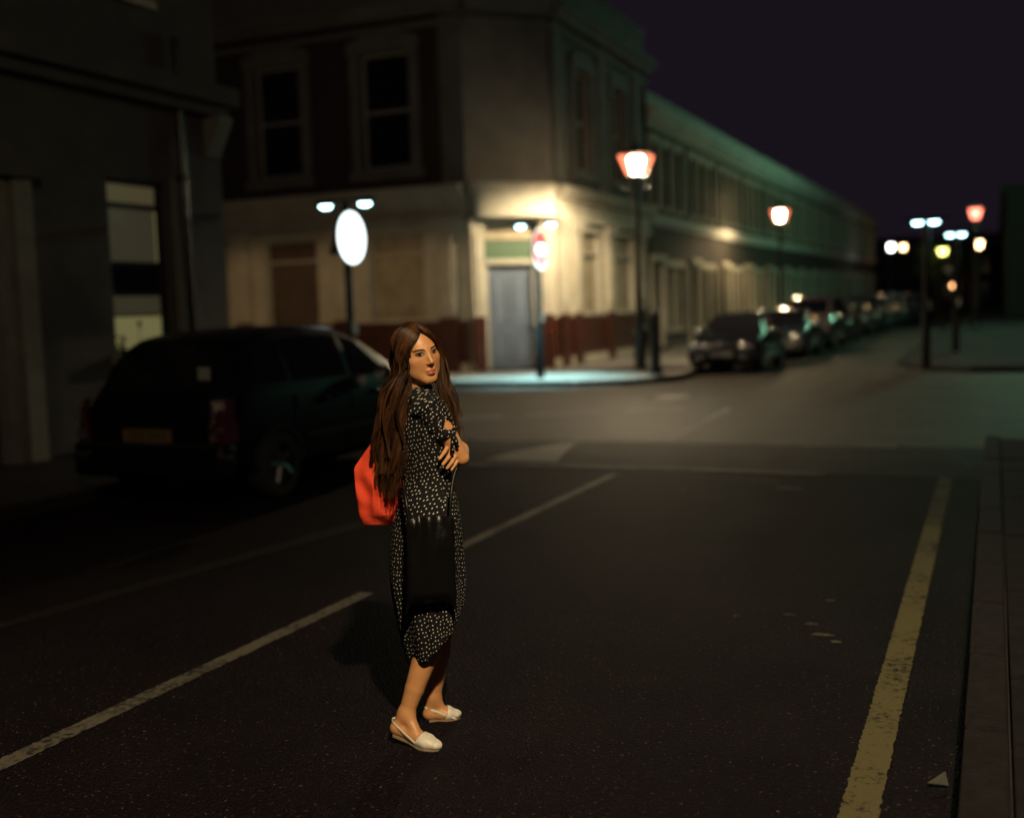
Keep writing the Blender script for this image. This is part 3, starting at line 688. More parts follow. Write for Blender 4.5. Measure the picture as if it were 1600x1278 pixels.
# ------------------------------------------------------------------ cars
def car(label, paint, spec, loc, rz, group, detail=True, plate=None):
    """front towards local -y ; length along y"""
    L_, Wd, kind = spec['L'], spec['W'], spec['kind']
    t = empty('parked_car', loc, rz); tag(t, label, 'car', group)
    # stations: y, z_top, z_belt, half width belt, half width top, z_bottom
    st = spec['st']
    ns = 12
    def section(s):
        y, zt, zb, wb, wt, z0 = s
        zt = max(zt, zb + .012)
        return [(0, y, z0), (wb * .82, y, z0), (wb * .97, y, z0 + .10), (wb * 1.0, y, z0 + (zb - z0) * .5), (wb * .995, y, zb - .06), (wb * .965, y, zb),
                (wb * .965 + (wt - wb * .965) * .5, y, zb + (zt - zb) * .52), (wt, y, zb + (zt - zb) * .90), (wt * .86, y, zb + (zt - zb) * .985), (wt * .45, y, zt), (0, y, zt + .004)]
    # resample stations with smooth interpolation
    arr = np.array(st, float); yy = arr[:, 0]; N = 46
    ys = np.linspace(yy[0], yy[-1], N); 
    def interp(c):
        return np.interp(ys, yy, arr[:, c])
    def sm(v):
        w = v.copy(); w[1:-1] = .25 * v[:-2] + .5 * v[1:-1] + .25 * v[2:]; return w
    P = np.stack([ys] + [sm(interp(c)) for c in range(1, 6)], 1)
    secs = [section(p) for p in P]; K = len(secs[0]); mb = MB()
    vs = []
    for sc in secs: vs += [(x, y, z) for x, y, z in sc] + [(-x, y, z) for x, y, z in sc[1:-1]][::-1]
    n = 2 * K - 2
    mb.add(vs, [(j * n + i, j * n + (i + 1) % n, (j + 1) * n + (i + 1) % n, (j + 1) * n + i) for j in range(N - 1) for i in range(n)] + [tuple(range(n)), tuple(range((N - 1) * n, N * n))[::-1]])
    body = mb.build('body', paint, t, smooth=True)
    A = np.array([[q for q in sc] for sc in secs])     # N x K x 3
    def surf(fy, fk):
        j = np.clip(fy, 0, N - 1.001); k = np.clip(fk, 0, K - 1.001); j0, k0 = int(j), int(k); a, b2 = j - j0, k - k0
        return (A[j0, k0] * (1 - a) * (1 - b2) + A[j0 + 1, k0] * a * (1 - b2) + A[j0, k0 + 1] * (1 - a) * b2 + A[j0 + 1, k0 + 1] * a * b2)
    def yidx(y): return (y - ys[0]) / (ys[-1] - ys[0]) * (N - 1)
    def panel(name, corners, m, off=.006, mirror=0, nu=8, nv=5, parent=None):
        """corners: four (y, k) in order; bilinear patch on the body surface pushed out"""
        g = []
        for iu in range(nu + 1):
            for iv in range(nv + 1):
                u, v = iu / nu, iv / nv
                yk = [(corners[0][q] * (1 - u) * (1 - v) + corners[1][q] * u * (1 - v) + corners[2][q] * u * v + corners[3][q] * (1 - u) * v) for q in (0, 1)]
                p = surf(yidx(yk[0]), yk[1]); d1 = surf(yidx(yk[0]) + .2, yk[1]) - surf(yidx(yk[0]) - .2, yk[1]); d2 = surf(yidx(yk[0]), yk[1] + .1) - surf(yidx(yk[0]), yk[1] - .1)
                nn = np.cross(d1, d2); l = np.linalg.norm(nn); nn = nn / l if l > 1e-9 else np.array([0, 0, 1.])
                cen = np.array([0, p[1], .7]); nn = nn if np.dot(nn, p - cen) > 0 else -nn
                q = p + nn * off
                g.append((-q[0] if mirror else q[0], q[1], q[2]))
        w = nv + 1
        return MB().add(g, [(i * w + j, (i + 1) * w + j, (i + 1) * w + j + 1, i * w + j + 1) for i in range(nu) for j in range(nv)]).build(name, m, parent or t, smooth=True)
    def wide(name, y0, y1, k0, m, off=.006):
        """panel across the whole car between y0 and y1 on the top faces from index k0 to the middle, both sides in one mesh"""
        g = []; nu = 8; cols = [K - 1.01 - (K - 1.01 - k0) * i / 6 for i in range(7)]; full = [(c, 1) for c in cols[::-1]] + [(c, -1) for c in cols[1:]]
        for iu in range(nu + 1):
            y = y0 + (y1 - y0) * iu / nu
            for c, sg in full:
                p = surf(yidx(y), c); d1 = surf(yidx(y) + .3, c) - surf(yidx(y) - .3, c)
                nn = np.array([0, -d1[2], d1[1]]); nn = nn / (np.linalg.norm(nn) + 1e-9); nn = nn if nn[2] > 0 else -nn
                q = p + nn * off; g.append((sg * q[0], q[1], q[2]))
        w = len(full)
        return MB().add(g, [(i * w + j, (i + 1) * w + j, (i + 1) * w + j + 1, i * w + j + 1) for i in range(nu) for j in range(w - 1)]).build(name, m, t, smooth=True)
    ws = spec['windscreen']; rw = spec['rear']; sw = spec['side']
    wide('windscreen', ws[0], ws[1], 8.0, M['glass'])
    rwn = wide('rear_window', rw[0], rw[1], 8.0, M['glass'])
    for mi in (0, 1):
        for (y0, y1, ya, yb) in sw: panel('side_window', [(y0, 5.25), (y1, 5.25), (yb, 6.85), (ya, 6.85)], M['glass'], .006, mi)
    # wheels
    wr = spec.get('wr', .31)
    for sx in (-1, 1):
        for wy in spec['axles']:
            w = MB(); x = sx * (Wd / 2 - .10)
            for r0, x0, x1 in ((wr, -.1, .1),):
                vs = []; nn = 24; pr_ = [(wr * .62, -.105), (wr * .93, -.105), (wr, -.07), (wr, .07), (wr * .93, .105), (wr * .62, .105)]
                for rr, xx in pr_:
                    for i in range(nn): vs.append((x + xx, wy + rr * math.cos(2 * math.pi * i / nn), wr + rr * math.sin(2 * math.pi * i / nn)))
                w.add(vs, [(j * nn + i, j * nn + (i + 1) % nn, (j + 1) * nn + (i + 1) % nn, (j + 1) * nn + i) for j in range(5) for i in range(nn)])
            wh = w.build('wheel', M['rubber'], t, smooth=True)
            r = MB().disc((x + sx * .06, wy, wr), wr * .62, (sx, 0, 0), .015, 24)
            for k in range(5):
                q = k * 2 * math.pi / 5; r.tube([(x + sx * .08, wy, wr), (x + sx * .085, wy + wr * .58 * math.cos(q), wr + wr * .58 * math.sin(q))], .028, 6)
            r.build('rim', M['alloy'] if kind == 'mpv' else M['chrome_soft'], wh)
            arch = []; nn = 16
            for rr in (wr + .03, wr + .065):
                for xx in (Wd / 2 * .955, Wd / 2 + .006):
                    for i in range(nn + 1): arch.append((sx * xx, wy + rr * math.cos(math.pi * i / nn), wr + rr * math.sin(math.pi * i / nn) * .98))
            q = nn + 1
            MB().add(arch, [(q * a_ + i, q * a_ + i + 1, q * b_ + i + 1, q * b_ + i) for a_, b_ in ((0, 1), (1, 3), (3, 2), (2, 0)) for i in range(nn)]).build('wheel_arch', M['plastic'], t)
    yf, yr = ys[0], ys[-1]
    # front face: headlights, grille, plate, bumper
    for sx in (-1, 1):
        hl = MB().ball((sx * Wd * .355, yf + .06, .66), (.17, .06, .095), 20, 12).build('headlight', M['lens'], t, smooth=True)
        MB().ball((sx * Wd * .355, yf + .015, .66), (.06, .03, .055), 10, 8).build('reflector', M['chrome'], hl, smooth=True)
    for i, fm in enumerate(((-1, ), (1, ))):
        MB().ball((fm[0] * Wd * .30, yf - .035, .40), (.085, .02, .065), 14, 10).build('fog_lamp', M['lens'], t, smooth=True)
    MB().ball((0, yf - .01, .72), (.11, .022, .06), 14, 10).build('badge', M['chrome'], t, smooth=True)
    MB().tube([(-.62, ws[1] - .0, spec['belt'] + .36), (.62, ws[1] - .0, spec['belt'] + .36)], .012, 6).build('screen_trim', M['chrome'], t) if False else None
    g = MB()
    for i in range(4): g.box(-.36, yf - .012, .60 + i * .035, .36, yf + .03, .615 + i * .035)
    g.build('grille', M['chrome'], t)
    MB().box(-.26, yf - .05, .42, .26, yf - .035, .53).build('number_plate', M['plate_w'], t)
    MB().box(-Wd * .47, yf - .035, .30, Wd * .47, yf + .2, .57).build('bumper', M['plastic'] if kind != 'mpv' else paint, t, bevel=.04)
    # sides: handles, mirrors, sill
    for sx in (-1, 1):
        m_ = MB().ball((sx * (Wd / 2 + .09), ws[1] - .12, spec['belt'] + .08), (.11, .05, .08), 14, 10).build('mirror', M['chrome'] if kind != 'mpv' else paint, t, smooth=True)
        MB().disc((sx * (Wd / 2 + .09), ws[1] - .07, spec['belt'] + .08), .07, (0, 1, 0), .012, 14).build('mirror_glass', M['chrome'], m_)
        for hy in spec['handles']: MB().ball((sx * (Wd / 2 + .008), hy, spec['belt'] - .115), (.022, .10, .026), 12, 8).build('door_handle', M['chrome'] if kind != 'mpv' else paint, t, smooth=True)
        for hy in spec['doors']: MB().box(sx * (Wd / 2 - .004) - .006, hy - .004, .38, sx * (Wd / 2 - .004) + .006, hy + .004, spec['belt'] - .03).build('door_seam', M['plastic'], t)
        MB().box(sx * (Wd / 2) - .012, spec['axles'][0] + .45, .52, sx * (Wd / 2) + .018, spec['axles'][1] - .45, .57).build('rub_strip', M['plastic'], t)
    # rear: lamps, bumper, plate
    for sx in (-1, 1):
        tl = MB(); h0_, h1_ = spec['tail']
        rows = 9
        vs = []
        for i in range(rows + 1):
            q = i / rows; z = h0_ + (h1_ - h0_) * q; yb = yr - .012 - max(0, z - spec['ty']) * spec['tslope']; wx = Wd / 2 - .015 - .06 * q
            inner = wx - (.20 - .10 * q); 
            vs += [(sx * inner, yb + .012, z), (sx * (wx - .06), yb + .035, z), (sx * (wx + .012), yb - .03, z), (sx * (wx + .018), yb - .16, z)]
        tl.add(vs, [(4 * i + k, 4 * i + k + 1, 4 * i + k + 5, 4 * i + k + 4) for i in range(rows) for k in range(3)] )
        lt = tl.build('tail_light', M['red_lens'], t, smooth=False)
        if detail:
            cr = MB()
            for i in range(34):
                q = random.uniform(.03, .97); z = h0_ + (h1_ - h0_) * q; yb = yr - .012 - max(0, z - spec['ty']) * spec['tslope']; wx = Wd / 2 - .015 - .06 * q
                cr.ball((sx * (wx - random.uniform(.0, .16 - .09 * q)), yb + .042, z), (random.uniform(.010, .020), .0036, random.uniform(.010, .020)), 12, 10)
            cr.build('lamp_facets', M['facet'], lt, smooth=True)['kind'] = 'stuff'
            cz = h0_ + .05
            MB().ball((sx * (Wd / 2 - .12), yr + .0, cz), (.06, .02, .05), 10, 8).build('reversing_lamp', M['lens'], lt, smooth=True)
    if detail:
        MB().box(-Wd * .485, yr - .18, .28, Wd * .485, yr + .06, .60).build('rear_bumper', paint, t, smooth=True, bevel=.05)
        MB().box(-Wd * .44, yr + .04, .56, Wd * .44, yr + .085, .60).build('bumper_step', M['plastic'], t, bevel=.015)
        for sx in (-1, 1):
            bs = MB().box(sx * Wd * .47 - .17, yr + .05, .44, sx * Wd * .47, yr + .075, .475).build('bumper_strip', M['plastic'], t, bevel=.008)
            MB().box(sx * Wd * .46 - .16, yr + .05, .478, sx * Wd * .46, yr + .085, .515).build('reflector', M['chrome_soft'], t, bevel=.01)
        pz = spec.get('pz', .8)
        p = MB().box(-.27, yr + .005, pz - .06, .27, yr + .022, pz + .06).build('rear_plate', M['plate_y'], t)
        text(plate or 'LS33 SHO', .105, M['ink'], 'plate_text', p, (0, yr + .0235, pz - .003), (math.pi / 2, 0, math.pi), .0005)
        MB().box(-.35, yr - .0, pz + .075, .35, yr + .035, pz + .10).build('plate_trim', M['plastic'], t, bevel=.01)
        MB().tube([(.0, rw[1] + .01 - .0, spec['ty'] + .03), (-.25, (rw[0] + rw[1]) / 2 + .16, spec['ty'] + .18)], .008, 6).build('rear_wiper', M['plastic'], t)
        MB().tube([(.0, spec['aerial'][0], spec['aerial'][1]), (.0, spec['aerial'][0] + .16, spec['aerial'][1] + .30)], .004, 6).build('aerial', M['plastic'], t)
    return t, panel, surf, yidx

MPV = dict(L=4.28, W=1.75, kind='mpv', belt=.98, wr=.32, axles=(-1.32, 1.35), handles=(-.45, .55), doors=(-1.0, .05, 1.05),
    st=[(-2.14, .62, .60, .70, .60, .32), (-2.08, .76, .72, .80, .68, .26), (-1.7, .92, .86, .86, .74, .22), (-1.25, 1.03, .95, .875, .76, .22), (-.95, 1.18, .97, .875, .72, .22), (-.45, 1.45, .98, .875, .66, .22),
        (-.1, 1.56, .98, .875, .64, .22), (.5, 1.60, .985, .875, .64, .22), (1.2, 1.56, 1.0, .87, .635, .22), (1.62, 1.50, 1.01, .86, .62, .24), (1.82, 1.34, .97, .85, .63, .26), (2.02, 1.0, .9, .83, .66, .28), (2.10, .9, .84, .81, .66, .30), (2.14, .86, .80, .78, .62, .32)],
    windscreen=(-1.18, -.33), rear=(1.66, 2.0), side=[(-.88, -.05, -.35, -.05), (.03, 1.0, .03, 1.0), (1.08, 1.62, 1.08, 1.45)], tail=(.60, .98), ty=.9, tslope=.25, aerial=(1.2, 1.55), pz=.66)
HAT = dict(L=3.9, W=1.66, kind='hatch', belt=.90, wr=.30, axles=(-1.22, 1.25), handles=(-.2, .7), doors=(-.85, .2, 1.0),
    st=[(-1.95, .58, .56, .66, .5, .32), (-1.9, .70, .66, .75, .6, .24), (-1.5, .86, .80, .81, .7, .2), (-.95, .95, .88, .83, .72, .2), (-.75, 1.0, .89, .83, .70, .2), (-.15, 1.36, .90, .83, .60, .2), (.2, 1.42, .90, .83, .59, .2), (.9, 1.42, .91, .83, .58, .2),
        (1.4, 1.36, .93, .82, .58, .2), (1.75, 1.05, .93, .80, .6, .24), (1.9, .92, .88, .77, .6, .28), (1.95, .80, .76, .72, .56, .32)],
    windscreen=(-.82, -.2), rear=(1.42, 1.78), side=[(-.6, .15, -.15, .15), (.23, .95, .23, .95), (1.02, 1.4, 1.02, 1.25)], tail=(.68, .92), ty=.9, tslope=.4, aerial=(1.1, 1.4))
VAN = dict(L=4.5, W=1.76, kind='van', belt=1.0, wr=.31, axles=(-1.4, 1.4), handles=(-.4, .5), doors=(-1.0, .1, 1.2),
    st=[(-2.25, .65, .62, .72, .6, .32), (-2.2, .80, .76, .82, .7, .24), (-1.8, .98, .92, .87, .76, .2), (-1.4, 1.1, .98, .88, .76, .2), (-.7, 1.66, 1.0, .88, .70, .2), (-.3, 1.76, 1.0, .88, .70, .2), (1.6, 1.76, 1.0, .88, .70, .2), (2.1, 1.70, 1.0, .87, .70, .24), (2.22, 1.2, 1.0, .86, .74, .26), (2.25, .9, .85, .83, .7, .3)],
    windscreen=(-1.3, -.72), rear=(2.05, 2.2), side=[(-1.0, -.1, -.6, -.1), (0, 1.1, 0, 1.1), (1.2, 1.95, 1.2, 1.9)], tail=(.8, 1.2), ty=1.0, tslope=.1, aerial=(1.5, 1.75))
def paintm(n, c, r=.22): return mat(n, c, r, .2, None, None, .5, 1.0)
P_near = mat('near_car_paint', (.004, .004, .0045), .42, 0, None, None, .15, .12)
mpv, panel, surf, yidx = car('dark people carrier parked on the near left, tail towards the camera', P_near, MPV, (-7.02, 10.12, .0), 0, 'cars parked along the street', True)
mpv.rotation_euler = (0, 0, math.pi)   # nose away from the camera
# sticker in the rear window
p = surf(yidx(1.84), 9.2)
MB().box(-.56, 1.93, 1.12, -.43, 1.94, 1.26).build('window_sticker', M['sticker'], mpv, bevel=.003)
car_specs = [
 (HAT, (.02, .022, .024), 'dark hatchback facing the camera at the near end of the parked row', 27.1),
 (HAT, (.05, .08, .085), 'blue grey hatchback parked second in the row behind the dark one', 32.3),
 (VAN, (.20, .17, .155), 'pale roofed van parked third in the row along the terrace', 37.6),
 (HAT, (.08, .01, .01), 'dark red car parked behind the pale roofed van', 43.0),
 (HAT, (.10, .13, .13), 'silver grey car parked fifth in the row under the second lamp', 48.2),
 (VAN, (.04, .045, .05), 'dark tall car parked just past the second lantern lamp', 53.6),
 (HAT, (.20, .22, .22), 'light silver car parked seventh along the terrace', 59.0),
 (HAT, (.015, .02, .03), 'black car parked eighth along the terrace kerb', 64.2),
 (VAN, (.25, .27, .26), 'grey van parked ninth along the terrace', 69.6),
 (HAT, (.06, .06, .065), 'charcoal car parked tenth along the terrace', 75.0),
 (HAT, (.3, .3, .3), 'white car parked eleventh, near the far end of the row', 80.4),
 (VAN, (.05, .07, .08), 'slate coloured van parked last but one in the far row', 86.0),
 (HAT, (.12, .1, .08), 'brown car parked last in the far row of the terrace', 91.5)]
protos = {}
for i, (sp, c, lab, y) in enumerate(car_specs):
    pm = paintm('car_paint_%d' % i, tuple(q * (.45 if i < 2 else .9) for q in c), .2); key = id(sp); loc = (-5.52 + random.uniform(-.05, .05), y, 0); rz = random.uniform(-.015, .015); loc = (loc[0] - (.33 if i == 0 else .12), y + (.7 if i == 0 else 1.2), 0)
    if key not in protos:
        o = car(lab, pm, sp, loc, rz, 'cars parked along the street', True, 'KV02 LTE')[0]; protos[key] = (o, pm)
    else: dup(protos[key][0], loc, rz, lab, {protos[key][1]: pm})
# ------------------------------------------------------------------ the woman (one continuous body grown from a signed distance field)
GP = Vector((-2.12, 3.867, 0)); GA = math.atan2(.481, .877)
def mixs(a, b, k):
    h = np.clip(.5 + .5 * (b - a) / k, 0, 1); return b * (1 - h) + a * h - k * h * (1 - h)
def rcone(P, a, b, ra, rb):
    a = np.array(a, np.float32); b = np.array(b, np.float32); d = b - a
    t = np.clip(((P - a) @ d) / (d @ d), 0, 1)
    return np.linalg.norm(P - a - t[..., None] * d, axis=-1) - (ra + (rb - ra) * t)
def ell(P, c, r):
    q = (P - np.array(c, np.float32)); r = np.array(r, np.float32)
    k0 = np.linalg.norm(q / r, axis=-1); k1 = np.linalg.norm(q / (r * r), axis=-1) + 1e-9
    return k0 * (k0 - 1) / k1
psi, roll = R_(28), R_(10)
f_ = np.array([math.sin(psi), -math.cos(psi), 0.]); r_ = np.array([-math.cos(psi), -math.sin(psi), 0.]); u_ = np.array([0, 0, 1.])
r2 = r_ * math.cos(roll) - u_ * math.sin(roll); u2 = u_ * math.cos(roll) + r_ * math.sin(roll)
HC = np.array([.0535, .0, 1.536]); HM = np.stack([r2, f_, u2], 0)      # rows: right, forward, up
def to_head(P): return ((P - HC) @ HM.T).astype(np.float32)
def from_head(q): return np.asarray(q, float) @ HM + HC
def head_sdf(q):
    d = ell(q, (0, -.012, .020), (.073, .092, .089))
    d = mixs(d, ell(q, (0, .027, -.030), (.0580, .063, .080)), .03)
    d = mixs(d, ell(q, (0, .060, -.100), (.021, .022, .018)), .03)
    for s in (-1, 1):
        d = mixs(d, ell(q, (s * .043, .050, -.024), (.021, .019, .017)), .026)
        d = mixs(d, rcone(q, (s * .046, .01, -.055), (s * .016, .060, -.100), .017, .012), .025)
    d = mixs(d, rcone(q, (-.033, .0745, .0175), (.033, .0745, .0175), .009, .009), .018)
    for s in (-1, 1):
        d = -mixs(-d, ell(q, (s * .0315, .0965, .002), (.0190, .0105, .0095)), .010)
    d = mixs(d, rcone(q, (0, .0810, .014), (0, .1020, -.030), .0070, .0085), .013)
    d = mixs(d, ell(q, (0, .104, -.0345), (.0078, .0085, .0068)), .006)
    for s in (-1, 1): d = mixs(d, ell(q, (s * .0098, .0935, -.0375), (.0062, .0085, .0058)), .006)
    for s in (-1, 1): d = -mixs(-d, ell(q, (s * .0052, .1005, -.0445), (.0028, .0050, .0026)), .003)
    d = mixs(d, ell(q, (0, .0820, -.0650), (.0200, .0135, .0060)), .006)
    d = mixs(d, ell(q, (0, .0830, -.0765), (.0185, .0140, .0078)), .005)
    d = -mixs(-d, rcone(q, (-.012, .0960, -.0702), (.012, .0960, -.0702), .0018, .0018), .003)
    for s in (-1, 1): d = -mixs(-d, rcone(q, (s * .012, .0950, -.0702), (s * .0205, .0880, -.0732), .0016, .0018), .003)
    for s in (-1, 1):
        d = mixs(d, ell(q, (s * .040, .030, -.060), (.021, .026, .028)), .03)
        d = mixs(d, ell(q, (s * .072, -.005, -.015), (.010, .020, .030)), .008)
    return d
HS = .0032
lo = np.array([-.24, -.26, -.02]); hi = np.array([.32, .34, 1.66])
dim = np.ceil((hi - lo) / HS).astype(int); FD = np.full(dim, 9., np.float32)
def put(fn, blo, bhi, k):
    i0 = np.maximum(((np.array(blo) - lo) / HS).astype(int), 0); i1 = np.minimum(((np.array(bhi) - lo) / HS).astype(int) + 1, dim)
    ax = [lo[i] + HS * np.arange(i0[i], i1[i]) for i in range(3)]
    G = np.stack(np.meshgrid(*ax, indexing='ij'), -1).astype(np.float32)
    sl = tuple(slice(i0[i], i1[i]) for i in range(3)); FD[sl] = mixs(FD[sl], fn(G), k)
def cap(a, b, ra, rb, k=.02, m=.05):
    a = np.array(a); b = np.array(b); r = max(ra, rb) + m
    put(lambda G: rcone(G, a, b, ra, rb), np.minimum(a, b) - r, np.maximum(a, b) + r, k)
put(lambda G: head_sdf(to_head(G)), (-.10, -.14, 1.37), (.19, .15, 1.655), .001)
FDV = np.array([math.cos(R_(25)), math.sin(R_(25)), 0]); RTV = np.array([math.sin(R_(25)), -math.cos(R_(25)), 0])
# neck and trunk
cap((.055, .012, 1.455), (.035, .035, 1.365), .047, .052, .03)
cap((.035, .035, 1.365), tuple(np.array([.05, .03, 1.322]) + RTV * .11), .042, .030, .03)
cap((.035, .035, 1.365), tuple(np.array([.05, .03, 1.322]) - RTV * .11), .042, .030, .03)
for (a, b, w0, w1, r0, r1) in [((.06, .03, 1.28), (.07, .025, 1.07), .06, .04, .06, .045), ((.07, .025, 1.07), (.065, .02, .90), .04, .07, .045, .065)]:
    for s in (-1, 1): cap(np.array(a) + RTV * w0 * s, np.array(b) + RTV * w1 * s, r0, r1, .04)
# arms
RSH = np.array([.103, -.108, 1.318]); REL = np.array([.208, -.078, 1.128]); LSH = np.array([-.005, .165, 1.32]); LEL = np.array([.185, .165, 1.115])
cap(RSH, RSH * .5 + REL * .5, .035, .0385, .015); cap(RSH * .5 + REL * .5, REL, .0385, .030, .003)
cap(REL, (.208, -.02, 1.150), .029, .033, .004); cap((.208, -.02, 1.150), (.175, .14, 1.175), .033, .025, .004)
cap((.175, .14, 1.175), (.165, .20, 1.18), .026, .024, .02)
cap(LSH, LEL, .045, .034, .03); cap(LEL, (.20, .01, 1.130), .036, .026, .015)
# left hand, wrapped round under the right arm: palm, then fingers showing
cap((.20, .01, 1.138), (.182, -.080, 1.150), .024, .019, .015)
cap((.180, -.085, 1.163), (.188, -.085, 1.138), .016, .015, .010)
fing = [((.156, -.104, 1.179), (.141, -.126, 1.158), (.121, -.133, 1.135)), ((.171, -.105, 1.161), (.154, -.129, 1.137), (.133, -.135, 1.113)),
        ((.184, -.103, 1.143), (.168, -.126, 1.119), (.148, -.132, 1.097)), ((.193, -.095, 1.126), (.180, -.110, 1.106), (.166, -.116, 1.088))]
for i, (a, b, c) in enumerate(fing):
    r = (.0080, .0084, .0079, .0068)[i]
    cap((.182, -.086, 1.156 - .008 * i), a, .010, r * 1.12, .005, .02); cap(a, b, r * 1.12, r, .003, .02); cap(b, c, r, r * .82, .003, .02)
cap((.180, -.078, 1.168), (.168, -.066, 1.195), .010, .008, .006, .02)   # thumb
# legs: right (near) leg pushes off, left (far) leg ahead
cap((.075, -.035, .90), (.085, -.022, .50), .07, .050, .04)
RK = (.085, -.022, .49); RA = (-.047, -.055, .118)
cap(RK, (.040, -.036, .345), .050, .0505, .004); cap((.040, -.036, .345), (-.010, -.050, .215), .0505, .0385, .004); cap((-.010, -.050, .215), RA, .0385, .030, .004)
cap((.08, .10, .90), (.12, .14, .50), .075, .052, .04); cap((.12, .14, .49), (.095, .165, .30), .050, .049, .004); cap((.095, .165, .30), (.067, .175, .10), .049, .030, .004)
# feet
def foot(heel, ball, toe, ank, w=.036):
    heel, ball, toe, ank = map(np.array, (heel, ball, toe, ank)); d = (toe - heel); d[2] = 0; d /= np.linalg.norm(d); s = np.array([-d[1], d[0], 0])
    cap(ank, heel + [0, 0, .004], .028, .025, .02); cap(ank, heel * .35 + ball * .65 + [0, 0, .018], .028, .021, .02)
    cap(heel, ball, .025, .024, .015)
    for q in (-1, 1): cap(heel * .4 + ball * .6 + s * .008 * q, ball + s * .016 * q, .021, .018, .015)
    for q in (-1, 0, 1): cap(ball + s * .014 * q, toe + s * .012 * q - d * .01 * abs(q), .016, .010, .01)
RF = dict(heel=(-.086, -.055, .060), ball=(.030, -.125, .025), toe=(.074, -.152, .017), ank=RA)
LF = dict(heel=(.046, .170, .028), ball=(.122, .178, .024), toe=(.166, .182, .017), ank=(.063, .175, .10))
foot(**RF); foot(**LF)

def surface_nets(F, lo, h):
    n = F.shape; ins = F < 0
    c = np.zeros((n[0] - 1, n[1] - 1, n[2] - 1), np.uint8)
    for i in (0, 1):
        for j in (0, 1):
            for k in (0, 1): c += ins[i:n[0] - 1 + i, j:n[1] - 1 + j, k:n[2] - 1 + k]
    act = np.argwhere((c > 0) & (c < 8)); idx = np.full(c.shape, -1, np.int32); idx[tuple(act.T)] = np.arange(len(act))
    acc = np.zeros((len(act), 3)); cnt = np.zeros(len(act))
    co = [(i, j, k) for i in (0, 1) for j in (0, 1) for k in (0, 1)]
    val = {q: F[act[:, 0] + q[0], act[:, 1] + q[1], act[:, 2] + q[2]] for q in co}
    for q in co:
        for ax in range(3):
            if q[ax] == 0:
                p = list(q); p[ax] = 1; a, b = val[q], val[tuple(p)]; m = (a < 0) != (b < 0)
                t = np.where(m, a / np.where(m, a - b, 1), 0); e = np.tile(np.array(q, float), (len(act), 1)); e[:, ax] = t
                acc += e * m[:, None]; cnt += m
    V = lo + h * (act + acc / cnt[:, None]); Q = []
    for ax in range(3):
        o = [a for a in range(3) if a != ax]; sl0 = [slice(None)] * 3; sl1 = [slice(None)] * 3; sl0[ax] = slice(0, -1); sl1[ax] = slice(1, None)
        a, b = ins[tuple(sl0)], ins[tuple(sl1)]; e = np.argwhere(a != b)
        e = e[(e[:, o[0]] > 0) & (e[:, o[1]] > 0) & (e[:, o[0]] < n[o[0]] - 1) & (e[:, o[1]] < n[o[1]] - 1)]
        fl = a[tuple(e.T)]; qs = []
        for d0, d1 in ((-1, -1), (0, -1), (0, 0), (-1, 0)):
            p = e.copy(); p[:, o[0]] += d0; p[:, o[1]] += d1; qs.append(idx[tuple(p.T)])
        q = np.stack(qs, 1); fl = fl ^ (ax == 1); q[~fl] = q[~fl][:, ::-1]; Q.append(q)
    return V, np.concatenate(Q)
def np_mesh(name, V, Q, m, parent=None, smooth=True):
    me = bpy.data.meshes.new(name); me.vertices.add(len(V)); me.vertices.foreach_set('co', np.asarray(V, np.float32).ravel())
    k = Q.shape[1]; me.loops.add(Q.size); me.loops.foreach_set('vertex_index', Q.astype(np.int32).ravel())
    me.polygons.add(len(Q)); me.polygons.foreach_set('loop_start', np.arange(0, Q.size, k, dtype=np.int32))
    try: me.polygons.foreach_set('loop_total', np.full(len(Q), k, np.int32))
    except Exception: pass
    me.polygons.foreach_set('use_smooth', np.full(len(Q), smooth)); me.update(calc_edges=True); me.validate()
    me.materials.append(m); o = bpy.data.objects.new(name, me); COL.objects.link(o)
    if parent: o.parent = parent
    return o
V, Q = surface_nets(FD, lo, HS)
e = np.concatenate([Q[:, [0, 1]], Q[:, [1, 2]], Q[:, [2, 3]], Q[:, [3, 0]]]); deg = np.bincount(e.ravel(), minlength=len(V))[:, None]
for it in range(2):      # light smoothing
    s = np.stack([np.bincount(e[:, 0], V[e[:, 1], i], len(V)) + np.bincount(e[:, 1], V[e[:, 0], i], len(V)) for i in range(3)], 1)
    V = V * .5 + .5 * s / np.maximum(deg, 1)

skin = bpy.data.materials.new('skin'); skin.use_nodes = True
nt = skin.node_tree; pn = nt.nodes['Principled BSDF']; at = nt.nodes.new('ShaderNodeAttribute'); at.attribute_name = 'tone'
ns_ = nt.nodes.new('ShaderNodeTexNoise'); ns_.inputs['Scale'].default_value = 40; ns_.inputs['Detail'].default_value = 4
tc_ = nt.nodes.new('ShaderNodeTexCoord'); nt.links.new(tc_.outputs['Object'], ns_.inputs['Vector'])
mm = nt.nodes.new('ShaderNodeMix'); mm.data_type = 'RGBA'; mm.blend_type = 'MULTIPLY'; mm.inputs['Factor'].default_value = .25
nt.links.new(at.outputs['Color'], mm.inputs['A']); nt.links.new(ns_.outputs['Fac'], mm.inputs['B']); nt.links.new(mm.outputs['Result'], pn.inputs['Base Color'])
pn.inputs['Roughness'].default_value = .47; pn.inputs['Specular IOR Level'].default_value = .5
pn.inputs['Subsurface Weight'].default_value = .12; pn.inputs['Subsurface Radius'].default_value = (.012, .005, .003); pn.inputs['Subsurface Scale'].default_value = .6
person = np_mesh('person', V, Q, skin)
tag(person, 'long haired person in a dotted black dress looking back over the shoulder, arms folded', 'person')
person.location = GP; person.rotation_euler = (0, 0, GA)
qh = to_head(V); tone = np.tile(np.array([.58, .285, .120, 1.], np.float32), (len(V), 1))
